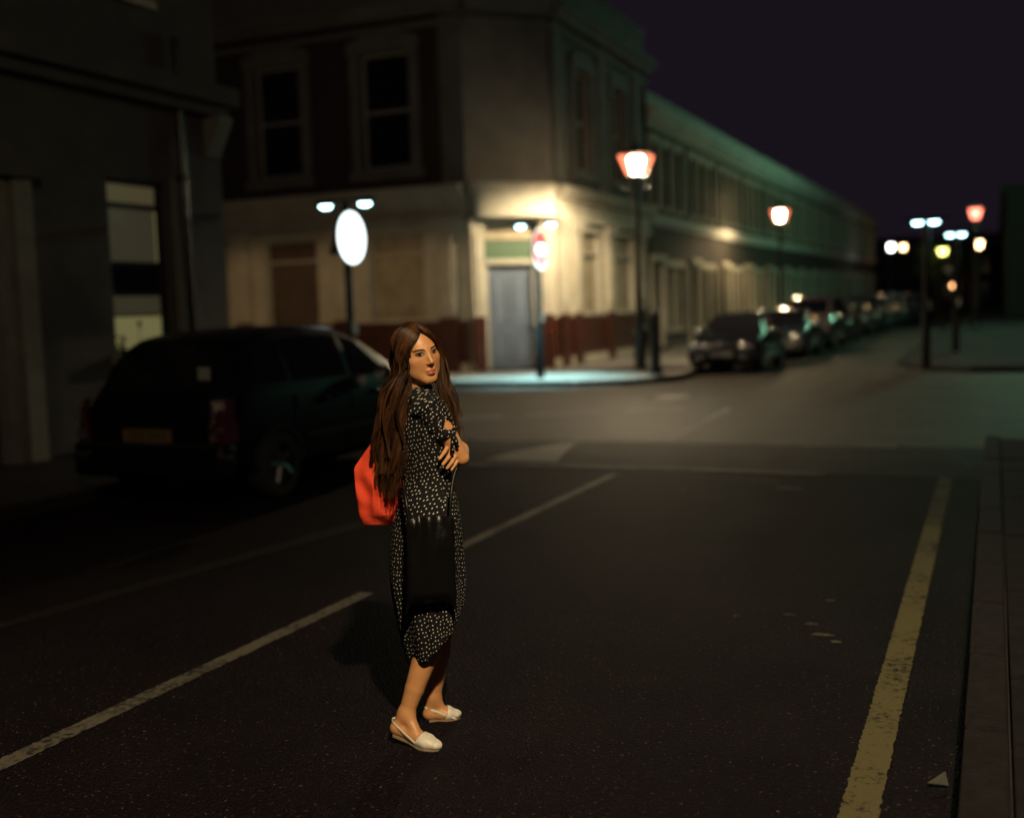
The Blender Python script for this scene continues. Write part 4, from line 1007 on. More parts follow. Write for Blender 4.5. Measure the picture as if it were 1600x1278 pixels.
def paint_at(w, c):
    global tone
    tone[:, :3] = tone[:, :3] * (1 - w[:, None]) + np.array(c, np.float32) * w[:, None]
lipw = np.clip(2.0 - np.sqrt((qh[:, 0] / .0225) ** 2 + ((qh[:, 2] + .0700) / .0140) ** 2) * 1.9, 0, 1) * (qh[:, 1] > .07)
paint_at(lipw, (.36, .09, .05))
for s in (-1, 1):
    w = np.clip(1.2 - np.sqrt(((qh[:, 0] - s * .045) / .03) ** 2 + ((qh[:, 2] + .03) / .02) ** 2), 0, 1) * (qh[:, 1] > .02) * .25; paint_at(w, (.56, .20, .09))
    w = np.clip(1.5 - np.sqrt(((qh[:, 0] - s * .031) / .02) ** 2 + ((qh[:, 2] - .004) / .012) ** 2) * 1.2, 0, 1) * (qh[:, 1] > .06) * .6; paint_at(w, (.20, .085, .035))
ta = person.data.color_attributes.new('tone', 'FLOAT_COLOR', 'POINT'); ta.data.foreach_set('color', tone.ravel())
def face_f(r, u):
    ff = np.linspace(.13, .0, 260); q = np.stack([np.full(260, r), ff, np.full(260, u)], 1).astype(np.float32); d = head_sdf(q)
    i = int(np.argmax(d < 0)); return float(ff[i])
hairm = bpy.data.materials.new('brown_hair'); hairm.use_nodes = True
hp = hairm.node_tree.nodes['Principled BSDF']; hp.inputs['Base Color'].default_value = (.050, .024, .012, 1); hp.inputs['Roughness'].default_value = .45; hp.inputs['Specular IOR Level'].default_value = .22
hnz = hairm.node_tree.nodes.new('ShaderNodeAttribute'); hnz.attribute_name = 'shade'
hrp = hairm.node_tree.nodes.new('ShaderNodeValToRGB'); hrp.color_ramp.elements[0].position = .05; hrp.color_ramp.elements[1].position = .95
hrp.color_ramp.elements[0].color = (.007, .0035, .002, 1); hrp.color_ramp.elements[1].color = (.095, .038, .013, 1)
hairm.node_tree.links.new(hnz.outputs['Fac'], hrp.inputs['Fac']); hairm.node_tree.links.new(hrp.outputs['Color'], hp.inputs['Base Color'])
browm = mat('brow_hair', (.022, .011, .007), .7)
crease_m = mat('lid_crease_shade', (.24, .10, .04), .6)
eye_m = bpy.data.materials.new('eye'); eye_m.use_nodes = True
ea = eye_m.node_tree.nodes.new('ShaderNodeAttribute'); ea.attribute_name = 'tone'; ep = eye_m.node_tree.nodes['Principled BSDF']
eye_m.node_tree.links.new(ea.outputs['Color'], ep.inputs['Base Color']); ep.inputs['Roughness'].default_value = .15
def fsm(r, u): return (face_f(r, u) + face_f(r + .003, u) + face_f(r - .003, u) + face_f(r, u + .003) + face_f(r, u - .003)) / 5
for s in (-1, 1):
    m = MB()                                       # brow of many short hairs
    for i in range(95):
        q = random.random(); r = s * (.012 + .037 * q); th_ = .0040 * (1 - .65 * q); u = .0135 + .0070 * math.sin(math.pi * min(1, q * 1.1) * .75) + random.uniform(-th_, th_)
        l = random.uniform(.006, .010); dr = s * l * (.55 + .4 * q); du = l * (.55 - .75 * q)
        m.tube([from_head((r, face_f(r, u) + .0002, u)), from_head((r + dr * .5, face_f(r + dr * .5, u + du * .6) + .0012, u + du * .6)), from_head((r + dr, face_f(r + dr, u + du) + .0008, u + du))], [.0007, .0006, .0002], 3)
    m.build('eyebrow', browm, person, smooth=True)
    n1, n2 = 40, 18; V_ = []; C_ = []; F_ = []
    hw = .0148; tilt = .0016 * s
    def lid(x): return (.0062 * (1 - x * x) ** .75 + .0003, -.0044 * (1 - x * x) ** .9 - .0003)
    for i in range(n1 + 1):
        x = -1 + 2 * i / n1; top, bot = lid(x)
        for j in range(n2 + 1):
            u = bot + (top - bot) * j / n2; r = s * .0312 + x * hw; uu = .0022 + u + tilt * x
            V_.append(from_head((r, fsm(r, uu) + .0012 + .0026 * (1 - x * x), uu)))
            dx = x * hw - .0036; dy = u - .0012; dd = math.hypot(dx, dy)
            C_.append((.30, .255, .22, 1) if dd > .0060 else ((.035, .022, .012, 1) if dd > .0028 else (.004, .004, .004, 1)))
    F_ = [(i * (n2 + 1) + j, (i + 1) * (n2 + 1) + j, (i + 1) * (n2 + 1) + j + 1, i * (n2 + 1) + j + 1) for i in range(n1) for j in range(n2)]
    eo = np_mesh('eye', np.array(V_), np.array(F_), eye_m, person); ec = eo.data.color_attributes.new('tone', 'FLOAT_COLOR', 'POINT'); ec.data.foreach_set('color', np.array(C_, np.float32).ravel())
    for k, (rad, nm) in enumerate((((.0006, .0014, .0017, .0015), 'eyelash'), ((.0003, .0006, .0007, .0005), 'lower_eyelash'))):
        pts = []
        for i in range(13):
            x = -1.0 + 2.0 * i / 12; u = lid(x)[k]; r = s * .0312 + x * hw * 1.03; uu = .0022 + u + tilt * x
            pts.append(from_head((r, fsm(r, uu) + .0016 + .0028 * (1 - x * x), uu)))
        if s < 0: pts = pts[::-1]
        MB().tube(pts, list(np.interp(np.linspace(0, 1, 13), [0, .3, .7, 1], rad)), 5).build(nm, browm, person, smooth=True)
    pts = []                                       # fold above the lid, its shade put into a darker skin colour
    for i in range(11):
        x = -.85 + 1.8 * i / 10; r = s * .0312 + x * hw; uu = .0022 + lid(max(-1, min(1, x)))[0] + .0042 + tilt * x; pts.append(from_head((r, fsm(r, uu) - .0002, uu)))
    MB().tube(pts, [.0003, .0006, .0008, .0009, .0009, .0009, .0009, .0008, .0007, .0005, .0003], 5).build('lid_crease_shade', crease_m, person, smooth=True)
MB().ball(tuple(from_head((.0755, -.002, -.052))), .0035, 8, 6).build('earring', M['chrome'], person, smooth=True)

# dress: bodice and skirt lofted round the figure, two sleeves; UVs in metres carry the dots
dress_m = bpy.data.materials.new('dotted_dress'); dress_m.use_nodes = True
nt = dress_m.node_tree; n = nt.nodes; L = nt.links; p = n['Principled BSDF']; p.inputs['Roughness'].default_value = .85; p.inputs['Specular IOR Level'].default_value = .1
uvn = n.new('ShaderNodeUVMap'); uvn.uv_map = 'cloth'; vo = n.new('ShaderNodeTexVoronoi'); vo.voronoi_dimensions = '2D'; vo.inputs['Scale'].default_value = 1 / .0172; vo.inputs['Randomness'].default_value = .5
L.new(uvn.outputs['UV'], vo.inputs['Vector']); cr = n.new('ShaderNodeValToRGB'); cr.color_ramp.elements[0].position = .112; cr.color_ramp.elements[1].position = .138
cr.color_ramp.elements[0].color = (.72, .70, .62, 1); cr.color_ramp.elements[1].color = (.0085, .008, .0095, 1)
L.new(vo.outputs['Distance'], cr.inputs['Fac']); L.new(cr.outputs['Color'], p.inputs['Base Color'])
wn = n.new('ShaderNodeTexNoise'); wn.inputs['Scale'].default_value = 22; tc2 = n.new('ShaderNodeTexCoord'); L.new(tc2.outputs['Object'], wn.inputs['Vector'])
bp = n.new('ShaderNodeBump'); bp.inputs['Strength'].default_value = .25; bp.inputs['Distance'].default_value = .01; L.new(wn.outputs['Fac'], bp.inputs['Height']); L.new(bp.outputs['Normal'], p.inputs['Normal'])
class Cloth:
    def __init__(s): s.v = []; s.f = []; s.uv = []
    def grid(s, rows, uvs, closed=True, skip=None):
        o = len(s.v); nr = len(rows); nc = len(rows[0])
        for r in rows: s.v += [tuple(map(float, q)) for q in r]
        for i in range(nr - 1):
            for j in range(nc if closed else nc - 1):
                if skip and skip(i, j): continue
                k = (j + 1) % nc; s.f.append((o + i * nc + j, o + i * nc + k, o + (i + 1) * nc + k, o + (i + 1) * nc + j))
                u = lambda a, b: (uvs[a][b])
                s.uv.append((u(i, j), u(i, j + 1), u(i + 1, j + 1), u(i + 1, j)))
    def build(s, name, parent):
        me = bpy.data.meshes.new(name); me.from_pydata(s.v, [], s.f); uv = me.uv_layers.new(name='cloth')
        uv.data.foreach_set('uv', np.array(s.uv, np.float32).ravel()); me.polygons.foreach_set('use_smooth', [True] * len(me.polygons)); me.materials.append(dress_m)
        o = bpy.data.objects.new(name, me); COL.objects.link(o); o.parent = parent
        sd = o.modifiers.new('thickness', 'SOLIDIFY'); sd.thickness = .003; sd.offset = -1
        return o
def uvgrid(rows, closed=True):
    A = np.array(rows, float); B = np.concatenate([A, A[:, :1]], 1) if closed else A
    du = np.linalg.norm(np.diff(B, axis=1), axis=2).mean(0); U = np.concatenate([[0], np.cumsum(du)])
    dv = np.linalg.norm(np.diff(B, axis=0), axis=2); dv = .35 * dv.mean(1)[:, None] + .65 * dv; Vv = np.concatenate([np.zeros((1, B.shape[1])), np.cumsum(dv, 0)])
    # widen with the local ring so that dots keep their size
    out = []
    for i in range(len(A)):
        dd = np.linalg.norm(np.diff(B[i], axis=0), axis=1); Ui = np.concatenate([[0], np.cumsum(dd)]); Ui = Ui - Ui[-1] * .5
        out.append([(float(Ui[j]) + 3, float(Vv[i, j])) for j in range(B.shape[1])])
    return out
cl_ = Cloth(); NC = 96
lev = [ # z, centre a, centre b, half width (right axis), half depth (facing axis)
 (1.402, .043, .027, .062, .060), (1.392, .043, .029, .085, .066), (1.372, .044, .030, .125, .076), (1.345, .048, .030, .158, .088), (1.31, .053, .030, .172, .098), (1.27, .058, .030, .166, .108), (1.23, .064, .030, .158, .114), (1.18, .066, .030, .142, .106), (1.12, .069, .028, .128, .095),
 (1.06, .072, .026, .121, .087), (1.02, .071, .025, .128, .093), (.97, .068, .023, .148, .108), (.91, .065, .02, .165, .120), (.85, .062, .02, .172, .127), (.78, .058, .02, .176, .132), (.70, .056, .02, .178, .135), (.62, .056, .02, .178, .136)]
zs_ = np.array([l[0] for l in lev]); rows = []
def ringpt(th, c0_, c1_, w, d, z):
    cs, sn = math.cos(th), math.sin(th)
    return np.array([c0_, c1_, z]) + RTV * w * cs + FDV * d * sn
zz = np.concatenate([np.linspace(1.402, 1.30, 10), np.linspace(1.29, .64, 46)])
for z in zz:
    i = [np.interp(-z, -zs_, [l[k] for l in lev]) for k in range(1, 5)]
    row = []
    for j in range(NC):
        th = 2 * math.pi * j / NC
        q = ringpt(th, i[0], i[1], i[2], i[3], z)
        if z < .98:
            t = (.98 - z) / .35; amp = .012 * min(1, t) * (.5 + .5 * t)
            q = q + (q - np.array([i[0], i[1], z])) / .15 * amp * .6 * (math.sin(7 * th + 1.2) + .5 * math.sin(13 * th + 4 * z))
        elif 1.0 < z < 1.14:
            q = q + (q - np.array([i[0], i[1], z])) / .12 * .0035 * math.sin(z * 190 + 2.5 * math.sin(3 * th))
        row.append(q)
    rows.append(row)
# below z .64 the skirt runs down to a slanting hem
last = rows[-1]; nb = 26
for t in np.linspace(0, 1, nb + 1)[1:]:
    row = []
    for j in range(NC):
        th = 2 * math.pi * j / NC; p0 = last[j]
        a0 = (p0[0] - .056) / .143; 
        ah = .080 + .112 * a0; hb = .02 + (p0[1] - .02) * (.93 if p0[1] < .02 else .84)
        s_ = (ah + .035) / .23; zh = .300 + .235 * max(0, s_) ** 1.55
        e_ = t ** 1.35
        aa = p0[0] * (1 - e_) + ah * e_; bb = p0[1] * (1 - e_) + hb * e_; z = p0[2] * (1 - t) + zh * t
        rr = .0045 * (1 + t) * (math.sin(9 * th + 1 + 2 * t) * .6 + .4 * math.sin(16 * th))
        row.append(np.array([aa + rr * math.cos(th) * .5, bb + rr * .8, z]))
    rows.append(row)
cl_.grid(rows, uvgrid(rows))
def sleeve(sh, el, t0, t1, r0, r1, slit):
    sh = np.array(sh); el = np.array(el); ax = el - sh; l = np.linalg.norm(ax); ax /= l; s = np.cross(ax, [0, 0, 1.]); s /= np.linalg.norm(s); w = np.cross(s, ax); rows = []; n_ = 18; nc = 40
    for i in range(n_ + 1):
        t = t0 + (t1 - t0) * i / n_; r = r0 + (r1 - r0) * i / n_ + .003 * math.sin(i * 1.3)
        row = []
        for j in range(nc):
            th = 2 * math.pi * j / nc; rr = r + .003 * math.sin(3 * th + i * .4)
            low = -math.sin(th) * .0   # hem dips toward the armpit
            row.append(sh + ax * (l * t) + (s * math.cos(th) + w * math.sin(th)) * rr)
        rows.append(row)
    if slit:
        dd_ = np.array([.62, -.78, .05]); slit = (math.atan2(dd_ @ w, dd_ @ s), slit[1], slit[2])
    def skip(i, j):
        if not slit: return False
        th = 2 * math.pi * (j + .5) / nc; dth = (th - slit[0] + math.pi) % (2 * math.pi) - math.pi; q = i / n_
        return slit[1] < q < .93 and abs(dth) < slit[2] * math.sin(math.pi * (q - slit[1]) / (.93 - slit[1]))
    cl_.grid(rows, uvgrid(rows), True, skip); return rows
SLR = sleeve(RSH + np.array([-.03, .014, .028]), REL, 0, .60, .060, .050, (R_(68), .52, .40))
sleeve(LSH + np.array([0, -.02, .02]), LEL, 0, .6, .06, .056, None)
dress = cl_.build('dress', person)
# knotted tie on the sleeve
kn = np.array([.172, -.128, 1.238]); m = Cloth()
def ribbon(pts, w0, w1, nrm=(-.2, -1, 0)):
    rows = []
    for i, q in enumerate(pts):
        t = i / (len(pts) - 1); d = np.array(pts[min(i + 1, len(pts) - 1)]) - np.array(pts[max(i - 1, 0)]); s = np.cross(d, nrm); s = s / np.linalg.norm(s) * (w0 + (w1 - w0) * t); rows.append([np.array(q) - s, np.array(q) + np.array(nrm) * .004, np.array(q) + s])
    m.grid(rows, uvgrid(rows, False), False)
ribbon([kn, kn + [.002, -.006, -.025], kn + [.001, -.008, -.055], kn + [-.002, -.010, -.085]], .006, .009)
ribbon([kn, kn + [.010, -.006, -.015], kn + [.017, -.006, -.04], kn + [.020, -.006, -.062]], .005, .008)
ribbon([kn + [-.035, .0, -.002], kn + [-.018, -.008, .0], kn + [0, -.006, .0]], .011, .007)
ribbon([kn, kn + [.008, -.006, .012], kn + [.018, -.002, .012], kn + [.012, -.004, .0], kn], .005, .005)
m.build('sleeve_tie', dress)

# shoes
shoe_m = mat('white_leather', (.66, .63, .54), .45, 0, (60, .12), (90, .15))
def shoe(heel, ball, toe, ank, **k):
    global FD
    keep = FD; FD = np.full(dim, 9., np.float32)
    foot(heel, ball, toe, ank)
    h, b_, t_, a_ = map(np.array, (heel, ball, toe, ank)); d = t_ - h; ln = np.linalg.norm(d); d = d / ln
    i0 = ((np.minimum(h, t_) - .07 - lo) / HS).astype(int); i0 = np.maximum(i0, 0); i1 = ((np.maximum(h, t_) + np.array([.07, .07, .07]) - lo) / HS).astype(int); i1 = np.minimum(i1, dim)
    sl = tuple(slice(i0[i], i1[i]) for i in range(3)); G = np.stack(np.meshgrid(*[lo[i] + HS * np.arange(i0[i], i1[i]) for i in range(3)], indexing='ij'), -1)
    F = FD[sl] - .0048; s = (G - h) @ d / ln
    nz = np.array([-d[2] * d[0], -d[2] * d[1], 1.]); nz /= np.linalg.norm(nz)
    hgt = (G - h) @ nz
    F = np.maximum(F, (.56 - s + .10 * np.clip(hgt, -.03, .06) / .05) * ln)            # toe cap only
    V1, Q1 = surface_nets(F.astype(np.float32), lo + HS * i0, HS)
    FD = keep
    sh = np_mesh('shoe', V1, Q1, shoe_m, person)
    sd = np.cross(d, nz); m = MB(); out = []
    prof = [(-.03, .018), (.0, .026), (.12, .024), (.35, .021), (.6, .034), (.8, .036), (.95, .03), (1.05, .016)]
    base_h = h - nz * .028; base_b = b_ - nz * .029; base_t = t_ - nz * .024
    def bp_(q): return base_h + (base_b - base_h) * (q / .72) if q < .72 else base_b + (base_t - base_b) * ((q - .72) / .28)
    L1 = [bp_(q) + sd * w for q, w in prof] + [bp_(q) - sd * w for q, w in prof[::-1]]
    k_ = len(L1); m.add(L1 + [q + nz * .009 for q in L1], [tuple(range(k_ - 1, -1, -1)), tuple(range(k_, 2 * k_))] + [(i, (i + 1) % k_, k_ + (i + 1) % k_, k_ + i) for i in range(k_)])
    m.build('sole', mat('shoe_sole', (.25, .18, .11), .7), sh)
    m = MB(); hb = h - d * .030
    for sg in (-1, 1):
        pts = [hb + nz * .030, h - d * .016 + sd * sg * .024 + nz * .030, h + d * .03 + sd * sg * .031 + nz * .016, h + d * .075 + sd * sg * .034 + nz * .0, h + d * .115 + sd * sg * .036 - nz * .014]
        rows = [[q - nz * .006, q + nz * .006] for q in pts]
        m.add([x for r in rows for x in r], [(2 * i, 2 * i + 1, 2 * i + 3, 2 * i + 2) for i in range(len(pts) - 1)])
    st = m.build('heel_strap', shoe_m, sh); mo = st.modifiers.new('thickness', 'SOLIDIFY'); mo.thickness = .004; mo.offset = 1
    sb = st.modifiers.new('round', 'SUBSURF'); sb.levels = 1; sb.render_levels = 2
shoe(**RF); shoe(**LF)

# hair: a cap hugging the skull, heavy locks and loose strands
def skull(q, grow=.012): return ell(q, (0, -.014, .020), (.073 + grow, .092 + grow, .089 + grow * .9))
gx = [np.arange(-.11, .20, .004), np.arange(-.16, .16, .004), np.arange(1.36, 1.67, .004)]
G = np.stack(np.meshgrid(*gx, indexing='ij'), -1); q = to_head(G)
F = skull(q, .006)
hl = .080 - 1.55 * np.abs(q[..., 0]) ** 1.15      # hairline height over the face
facecut = np.minimum(q[..., 1] - (.018 + .25 * np.clip(q[..., 2], -.1, .03)), hl - q[..., 2])
F = np.maximum(F, facecut); F = np.maximum(F, -.045 - q[..., 2])
Vc, Qc = surface_nets(F.astype(np.float32), np.array([g[0] for g in gx]), .004)
hair = np_mesh('hair', Vc, Qc, mat('hair_roots', (.012, .006, .004), .8, 0, None, None, .1), person)
def cat(pts, n):
    P = np.array(pts, float); P = np.concatenate([[2 * P[0] - P[1]], P, [2 * P[-1] - P[-2]]]); t = np.linspace(0, len(P) - 3.0001, n); i = t.astype(int); f = (t - i)[:, None]
    a, b, c, d = P[i], P[i + 1], P[i + 2], P[i + 3]
    return .5 * (2 * b + (c - a) * f + (2 * a - 5 * b + 4 * c - d) * f ** 2 + (3 * b - a - 3 * c + d) * f ** 3)
def hd(*p): return [tuple(from_head(x)) for x in p]
G0 = hd((.003, .052, .094), (.022, .066, .073), (.046, .058, .046), (.064, .040, .006), (.071, .022, -.045)) + [(.0, -.086, 1.42), (-.012, -.108, 1.32), (-.026, -.118, 1.20), (-.034, -.11, 1.09), (-.056, -.10, .985)]
G1 = hd((.003, .0, .108), (.040, .0, .094), (.070, -.006, .045), (.077, -.012, -.015), (.078, -.016, -.07)) + [(-.060, -.01, 1.40), (-.085, -.02, 1.30), (-.106, -.02, 1.19), (-.100, -.03, 1.09), (-.078, -.04, .985)]
G2 = hd((.003, -.05, .102), (.034, -.088, .074), (.052, -.106, .02), (.056, -.112, -.03), (.056, -.112, -.08)) + [(-.045, .10, 1.39), (-.075, .09, 1.29), (-.09, .085, 1.19), (-.09, .06, 1.09), (-.075, .03, .99)]
H0 = hd((-.003, .052, .094), (-.022, .066, .073), (-.046, .058, .046), (-.064, .040, .006), (-.070, .026, -.045)) + [(.140, -.035, 1.41), (.156, -.055, 1.34), (.176, -.06, 1.26), (.19, -.06, 1.18)]
H1 = hd((-.003, .0, .108), (-.040, .0, .094), (-.074, -.006, .045), (-.080, -.010, -.015), (-.082, -.01, -.07)) + [(.148, .03, 1.41), (.170, .02, 1.34), (.186, .02, 1.26), (.196, .02, 1.20)]
NP = 30
g0, g1, g2, h0_, h1_ = [cat(g, NP) for g in (G0, G1, G2, H0, H1)]
tt = np.linspace(0, 1, NP)
HV = []; HF = []; HC_ = []; shade = 1.
def strand(P, r0, r1, sides=3):
    o = len(HV) and sum(len(x) for x in HV); d = np.gradient(P, axis=0); d /= np.linalg.norm(d, axis=1)[:, None] + 1e-9
    s = np.cross(d, [.37, .6, .7]); s /= np.linalg.norm(s, axis=1)[:, None] + 1e-9; w = np.cross(s, d); r = (r0 + (r1 - r0) * tt ** 1.5)[:, None]
    ring = [P + (s * math.cos(2 * math.pi * k / sides) + w * math.sin(2 * math.pi * k / sides)) * r for k in range(sides)]
    HV.append(np.stack(ring, 1).reshape(-1, 3)); HC_.append(np.full(NP * sides, shade)); i = np.arange(NP - 1)[:, None] * sides; k = np.arange(sides)[None]; k1 = (k + 1) % sides
    HF.append((o + np.stack([i + k, i + k1, i + sides + k1, i + sides + k], -1)).reshape(-1, 4))
def guide(s, q):
    if q < 0: return h0_ * (1 - s) + h1_ * s
    return (g0 * (1 - s) + g1 * s) if q < .5 else (g1 * (1 - s) + g2 * s)
def hug(P, g):
    """keep the upper part of a strand just outside the skull"""
    q = to_head(P).astype(float); c = np.array([0, -.014, .020]); r = np.array([.073, .092, .089]) + g
    k = np.linalg.norm((q - c) / r, axis=1); up = np.clip((q[:, 2] + .075) / .05, 0, 1)
    w = (np.maximum(1, 1 / np.maximum(k, .3)) - 1) * up
    return from_head(q + (q - c) * w[:, None])
for L_i in range(256):
    q = (0 if L_i % 2 else -1) if L_i >= 230 else -1 if L_i >= 198 else (0 if L_i < 130 else 1)
    s = rng.random(); s = s if q else s ** .9
    base = guide(s, q).copy()
    if q < 0: ln = rng.uniform(.66, 1.0)
    else: ln = 1.0 - .10 * s * (q < .5) - .34 * rng.random() ** 1.2
    T_ = np.clip(tt * ln, 0, 1); base = np.stack([np.interp(T_, tt, base[:, i]) for i in range(3)], 1)
    ph = s * 2.6 + rng.normal(0, .9) + 1.5 * q; amp = rng.uniform(.010, .026) * (1.0 if q >= 0 else .5); fr = rng.uniform(1.9, 2.7)
    ev = (np.clip(tt - .22, 0, 1) * 1.3) ** .9
    wob = (np.sin(tt * fr * 6.28 + ph) * amp * ev)[:, None] * np.array([.95, .2, .1]) + (np.cos(tt * fr * 6.28 + ph) * amp * ev)[:, None] * np.array([-.2, .9, 0])
    off = np.array([rng.normal(.0 if s < .4 else .004, .006 + .006 * s), rng.normal(0, .012), 0])[None] * (np.clip(tt * 2.2 - .25, 0, 1))[:, None]
    if L_i >= 230: off = off * 2.6; wob = wob * 1.25
    lock = base + wob + off
    th = rng.uniform(.0035, .0075) * (.45 if L_i >= 230 else 1); tone0 = rng.uniform(.15, .75) ** 1.3; shade = tone0 * .5
    strand(hug(lock, .008) + [0, .004, 0], th * .55, th * .1, 5)
    g_ = rng.uniform(.009, .017)
    for k in range(28):
        shade = min(1, max(0, tone0 + rng.normal(0, .16)))
        a = rng.random() * 6.28; rr = th * rng.uniform(.7, 1.6); tw = rng.uniform(-2, 2)
        o = np.stack([np.cos(a + tw * tt), np.sin(a + tw * tt), np.zeros(NP)], 1) * rr * (1 - .35 * tt[:, None]) * (.5 + np.minimum(.5, tt[:, None] * 3))
        fz = np.stack([np.sin(tt * rng.uniform(3, 9) + rng.random() * 6), np.cos(tt * rng.uniform(3, 9) + rng.random() * 6), np.zeros(NP)], 1) * .006 * tt[:, None] ** 1.5 * rng.random()
        strand(hug(lock + o + fz, g_), .0008, .00035, 3)
for i in range(320):     # flyaways
    q = -1 if i % 3 == 0 else 0; s = rng.uniform(-.15, 1.15); base = guide(s, q)
    dv = np.array([rng.normal(0, .016), rng.normal(0, .012), rng.normal(0, .004)]); P = base + dv * (tt[:, None] ** 1.1) + np.stack([np.sin(tt * 9 + i), np.cos(tt * 7 + i), 0 * tt], 1) * .008 * tt[:, None]
    strand(hug(P, .014), .0005, .0003, 3)
for i in range(420):
    sg = 1 if i % 3 else -1; r0 = abs(rng.normal(0, .030)) + .002
    if r0 > .066: continue
    u0 = .080 - 1.55 * r0 ** 1.15 + rng.uniform(-.003, .006); f0 = face_f(sg * r0, u0); shade = rng.uniform(.0, .4)
    t4 = np.array([0, .35, .7, 1.0]); R4 = sg * (r0 + t4 * rng.uniform(.012, .03)); U4 = u0 + t4 * rng.uniform(-.012, .012) + .010 * np.sin(t4 * 3.14); Fq = f0 - t4 * .016 + .001
    P = np.stack([np.interp(tt, t4, R4), np.interp(tt, t4, Fq), np.interp(tt, t4, U4)], 1)
    strand(hug(np.array([from_head(x) for x in P]), .0085), .0006, .0003, 3)
lk = np_mesh('locks', np.concatenate(HV), np.concatenate(HF), hairm, hair); lk['kind'] = 'stuff'
sa = lk.data.attributes.new('shade', 'FLOAT', 'POINT'); sa.data.foreach_set('value', np.concatenate(HC_).astype(np.float32))

# the two bags she carries are things of their own
def place(o): o.location = GP; o.rotation_euler = (0, 0, GA); return o
tote_m = mat('orange_canvas', (.58, .042, .010), .85, 0, (9, .18), (30, .4))
nu, nv = 40, 28; rows_f = []; vs = []; fs = []
top = [(-.150, 1.185), (-.06, 1.20), (-.02, 1.15)]
for sd_ in (0, 1):
    for j in range(nv + 1):
        v = j / nv
        for i in range(nu + 1):
            u = i / nu; z = .868 - .012 * u + (1.19 - .868) * v
            la = -.197 - .014 * math.sin(math.pi * v * .7) + (0 if v < .70 else .070 * ((v - .70) / .30)); la += .012 * max(0, 1 - v * 9)
            a = la + (-.0 - la) * u; bul = .045 * math.sin(math.pi * min(1, max(0, u))) ** .6 * (1 - .75 * v) * min(1, v * 6 + .15)
            fold = .009 * math.sin(u * 17 + v * 5) * (1 - abs(2 * v - 1)) + .004 * math.sin(v * 21 + u * 9) + .010 * math.exp(-((u - .28 - .12 * v) / .05) ** 2) * math.sin(math.pi * v)
            b_ = .03 + (-(bul + .004) - fold if sd_ == 0 else (bul + .004))
            vs.append((a, b_, z))
W_ = (nu + 1) * (nv + 1)
for j in range(nv):
    for i in range(nu):
        q = j * (nu + 1) + i; fs += [(q, q + 1, q + nu + 2, q + nu + 1), (W_ + q, W_ + q + nu + 1, W_ + q + nu + 2, W_ + q + 1)]
rim = list(range(0, nu + 1)) + [(j + 1) * (nu + 1) + nu for j in range(nv)] + [nv * (nu + 1) + i for i in range(nu - 1, -1, -1)] + [j * (nu + 1) for j in range(nv - 1, 0, -1)]
for i in range(len(rim)): a, b_ = rim[i], rim[(i + 1) % len(rim)]; fs.append((a, a + W_, b_ + W_, b_))
tote = place(empty('tote_bag', (0, 0, 0))); tag(tote, 'bright orange canvas tote bag hanging behind the person under the long hair', 'bag')
MB().add(vs, fs).build('bag_body', tote_m, tote, smooth=True)
m = MB(); m.tube(cat([(-.135, .02, 1.18), (-.09, .07, 1.26), (-.04, .14, 1.345), (.0, .16, 1.378), (.05, .16, 1.33), (.02, .10, 1.22), (-.02, .06, 1.17)], 24), .007, 6); m.build('strap', tote_m, tote, smooth=True)
leath = mat('black_leather', (.004, .004, .0045), .30, 0, None, (35, .2), .16)
vs = []; fs = []; nu, nv = 24, 26
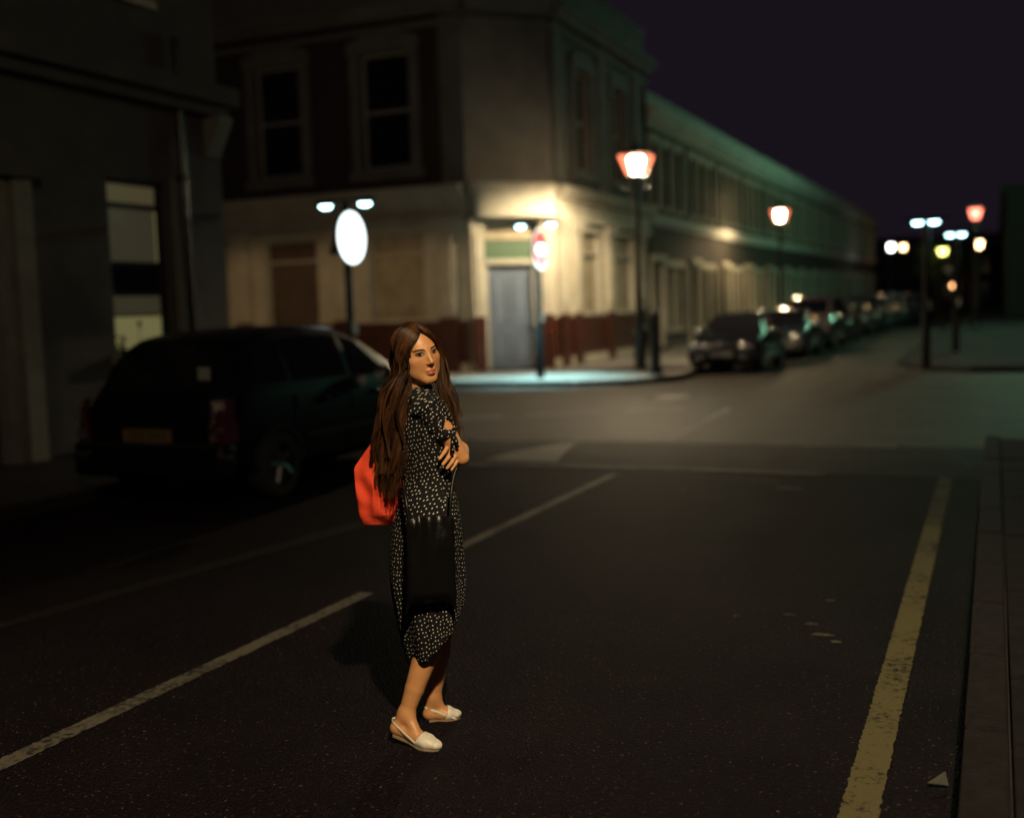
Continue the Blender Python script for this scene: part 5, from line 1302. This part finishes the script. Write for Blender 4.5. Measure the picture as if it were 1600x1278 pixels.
for sd_ in (0, 1):
    for j in range(nv + 1):
        v = j / nv
        for i in range(nu + 1):
            u = i / nu; z = .60 + .318 * v + .012 * math.sin(math.pi * u) * (v - .5) - .05 * (1 - v) * (abs(2 * u - 1) ** 6)
            a = -.012 + .178 * u + .008 * (1 - v) * (2 * u - 1) - .012 * (1 - v)
            bul = (.010 + .034 * math.sin(math.pi * u) ** .5 * (1 - v) ** .5 * min(1, v * 8 + .2))
            fold = .007 * math.sin(u * 14 + 1.5 * v) * v + .012 * math.exp(-((u - .17) / .07) ** 2) * math.exp(-((v - .9) / .12) ** 2) + .012 * math.exp(-((u - .74) / .09) ** 2) * math.exp(-((v - .72) / .14) ** 2)
            vs.append((a, -.182 + (-(bul + fold) if sd_ == 0 else bul), z))
W_ = (nu + 1) * (nv + 1)
for j in range(nv):
    for i in range(nu):
        q = j * (nu + 1) + i; fs += [(q, q + 1, q + nu + 2, q + nu + 1), (W_ + q, W_ + q + nu + 1, W_ + q + nu + 2, W_ + q + 1)]
rim = list(range(0, nu + 1)) + [(j + 1) * (nu + 1) + nu for j in range(nv)] + [nv * (nu + 1) + i for i in range(nu - 1, -1, -1)] + [j * (nu + 1) for j in range(nv - 1, 0, -1)]
for i in range(len(rim)): a, b_ = rim[i], rim[(i + 1) % len(rim)]; fs.append((a, a + W_, b_ + W_, b_))
hb_ = place(empty('leather_bag', (0, 0, 0))); tag(hb_, 'black leather shoulder bag hanging in front of the dotted skirt', 'bag')
MB().add(vs, fs).build('bag_body', leath, hb_, smooth=True)
def flat_strap(pts, w, name, par):
    P = cat(pts, 20); d = np.gradient(P, axis=0); s = np.cross(d, [0, 1, 0]); s /= np.linalg.norm(s, axis=1)[:, None]
    m = MB(); m.add([x for i in range(20) for x in (P[i] - s[i] * w, P[i] + s[i] * w)], [(2 * i, 2 * i + 1, 2 * i + 3, 2 * i + 2) for i in range(19)]); o = m.build(name, leath, par, smooth=True); k = o.modifiers.new('thickness', 'SOLIDIFY'); k.thickness = .003
flat_strap([(-.004, -.19, .90), (-.012, -.170, .98), (-.022, -.115, 1.06), (-.030, -.095, 1.16), (-.02, -.10, 1.27), (.02, -.10, 1.375)], .0075, 'strap', hb_)
flat_strap([(.150, -.19, .90), (.158, -.165, .99), (.172, -.135, 1.06), (.19, -.115, 1.10)], .0065, 'strap', hb_)
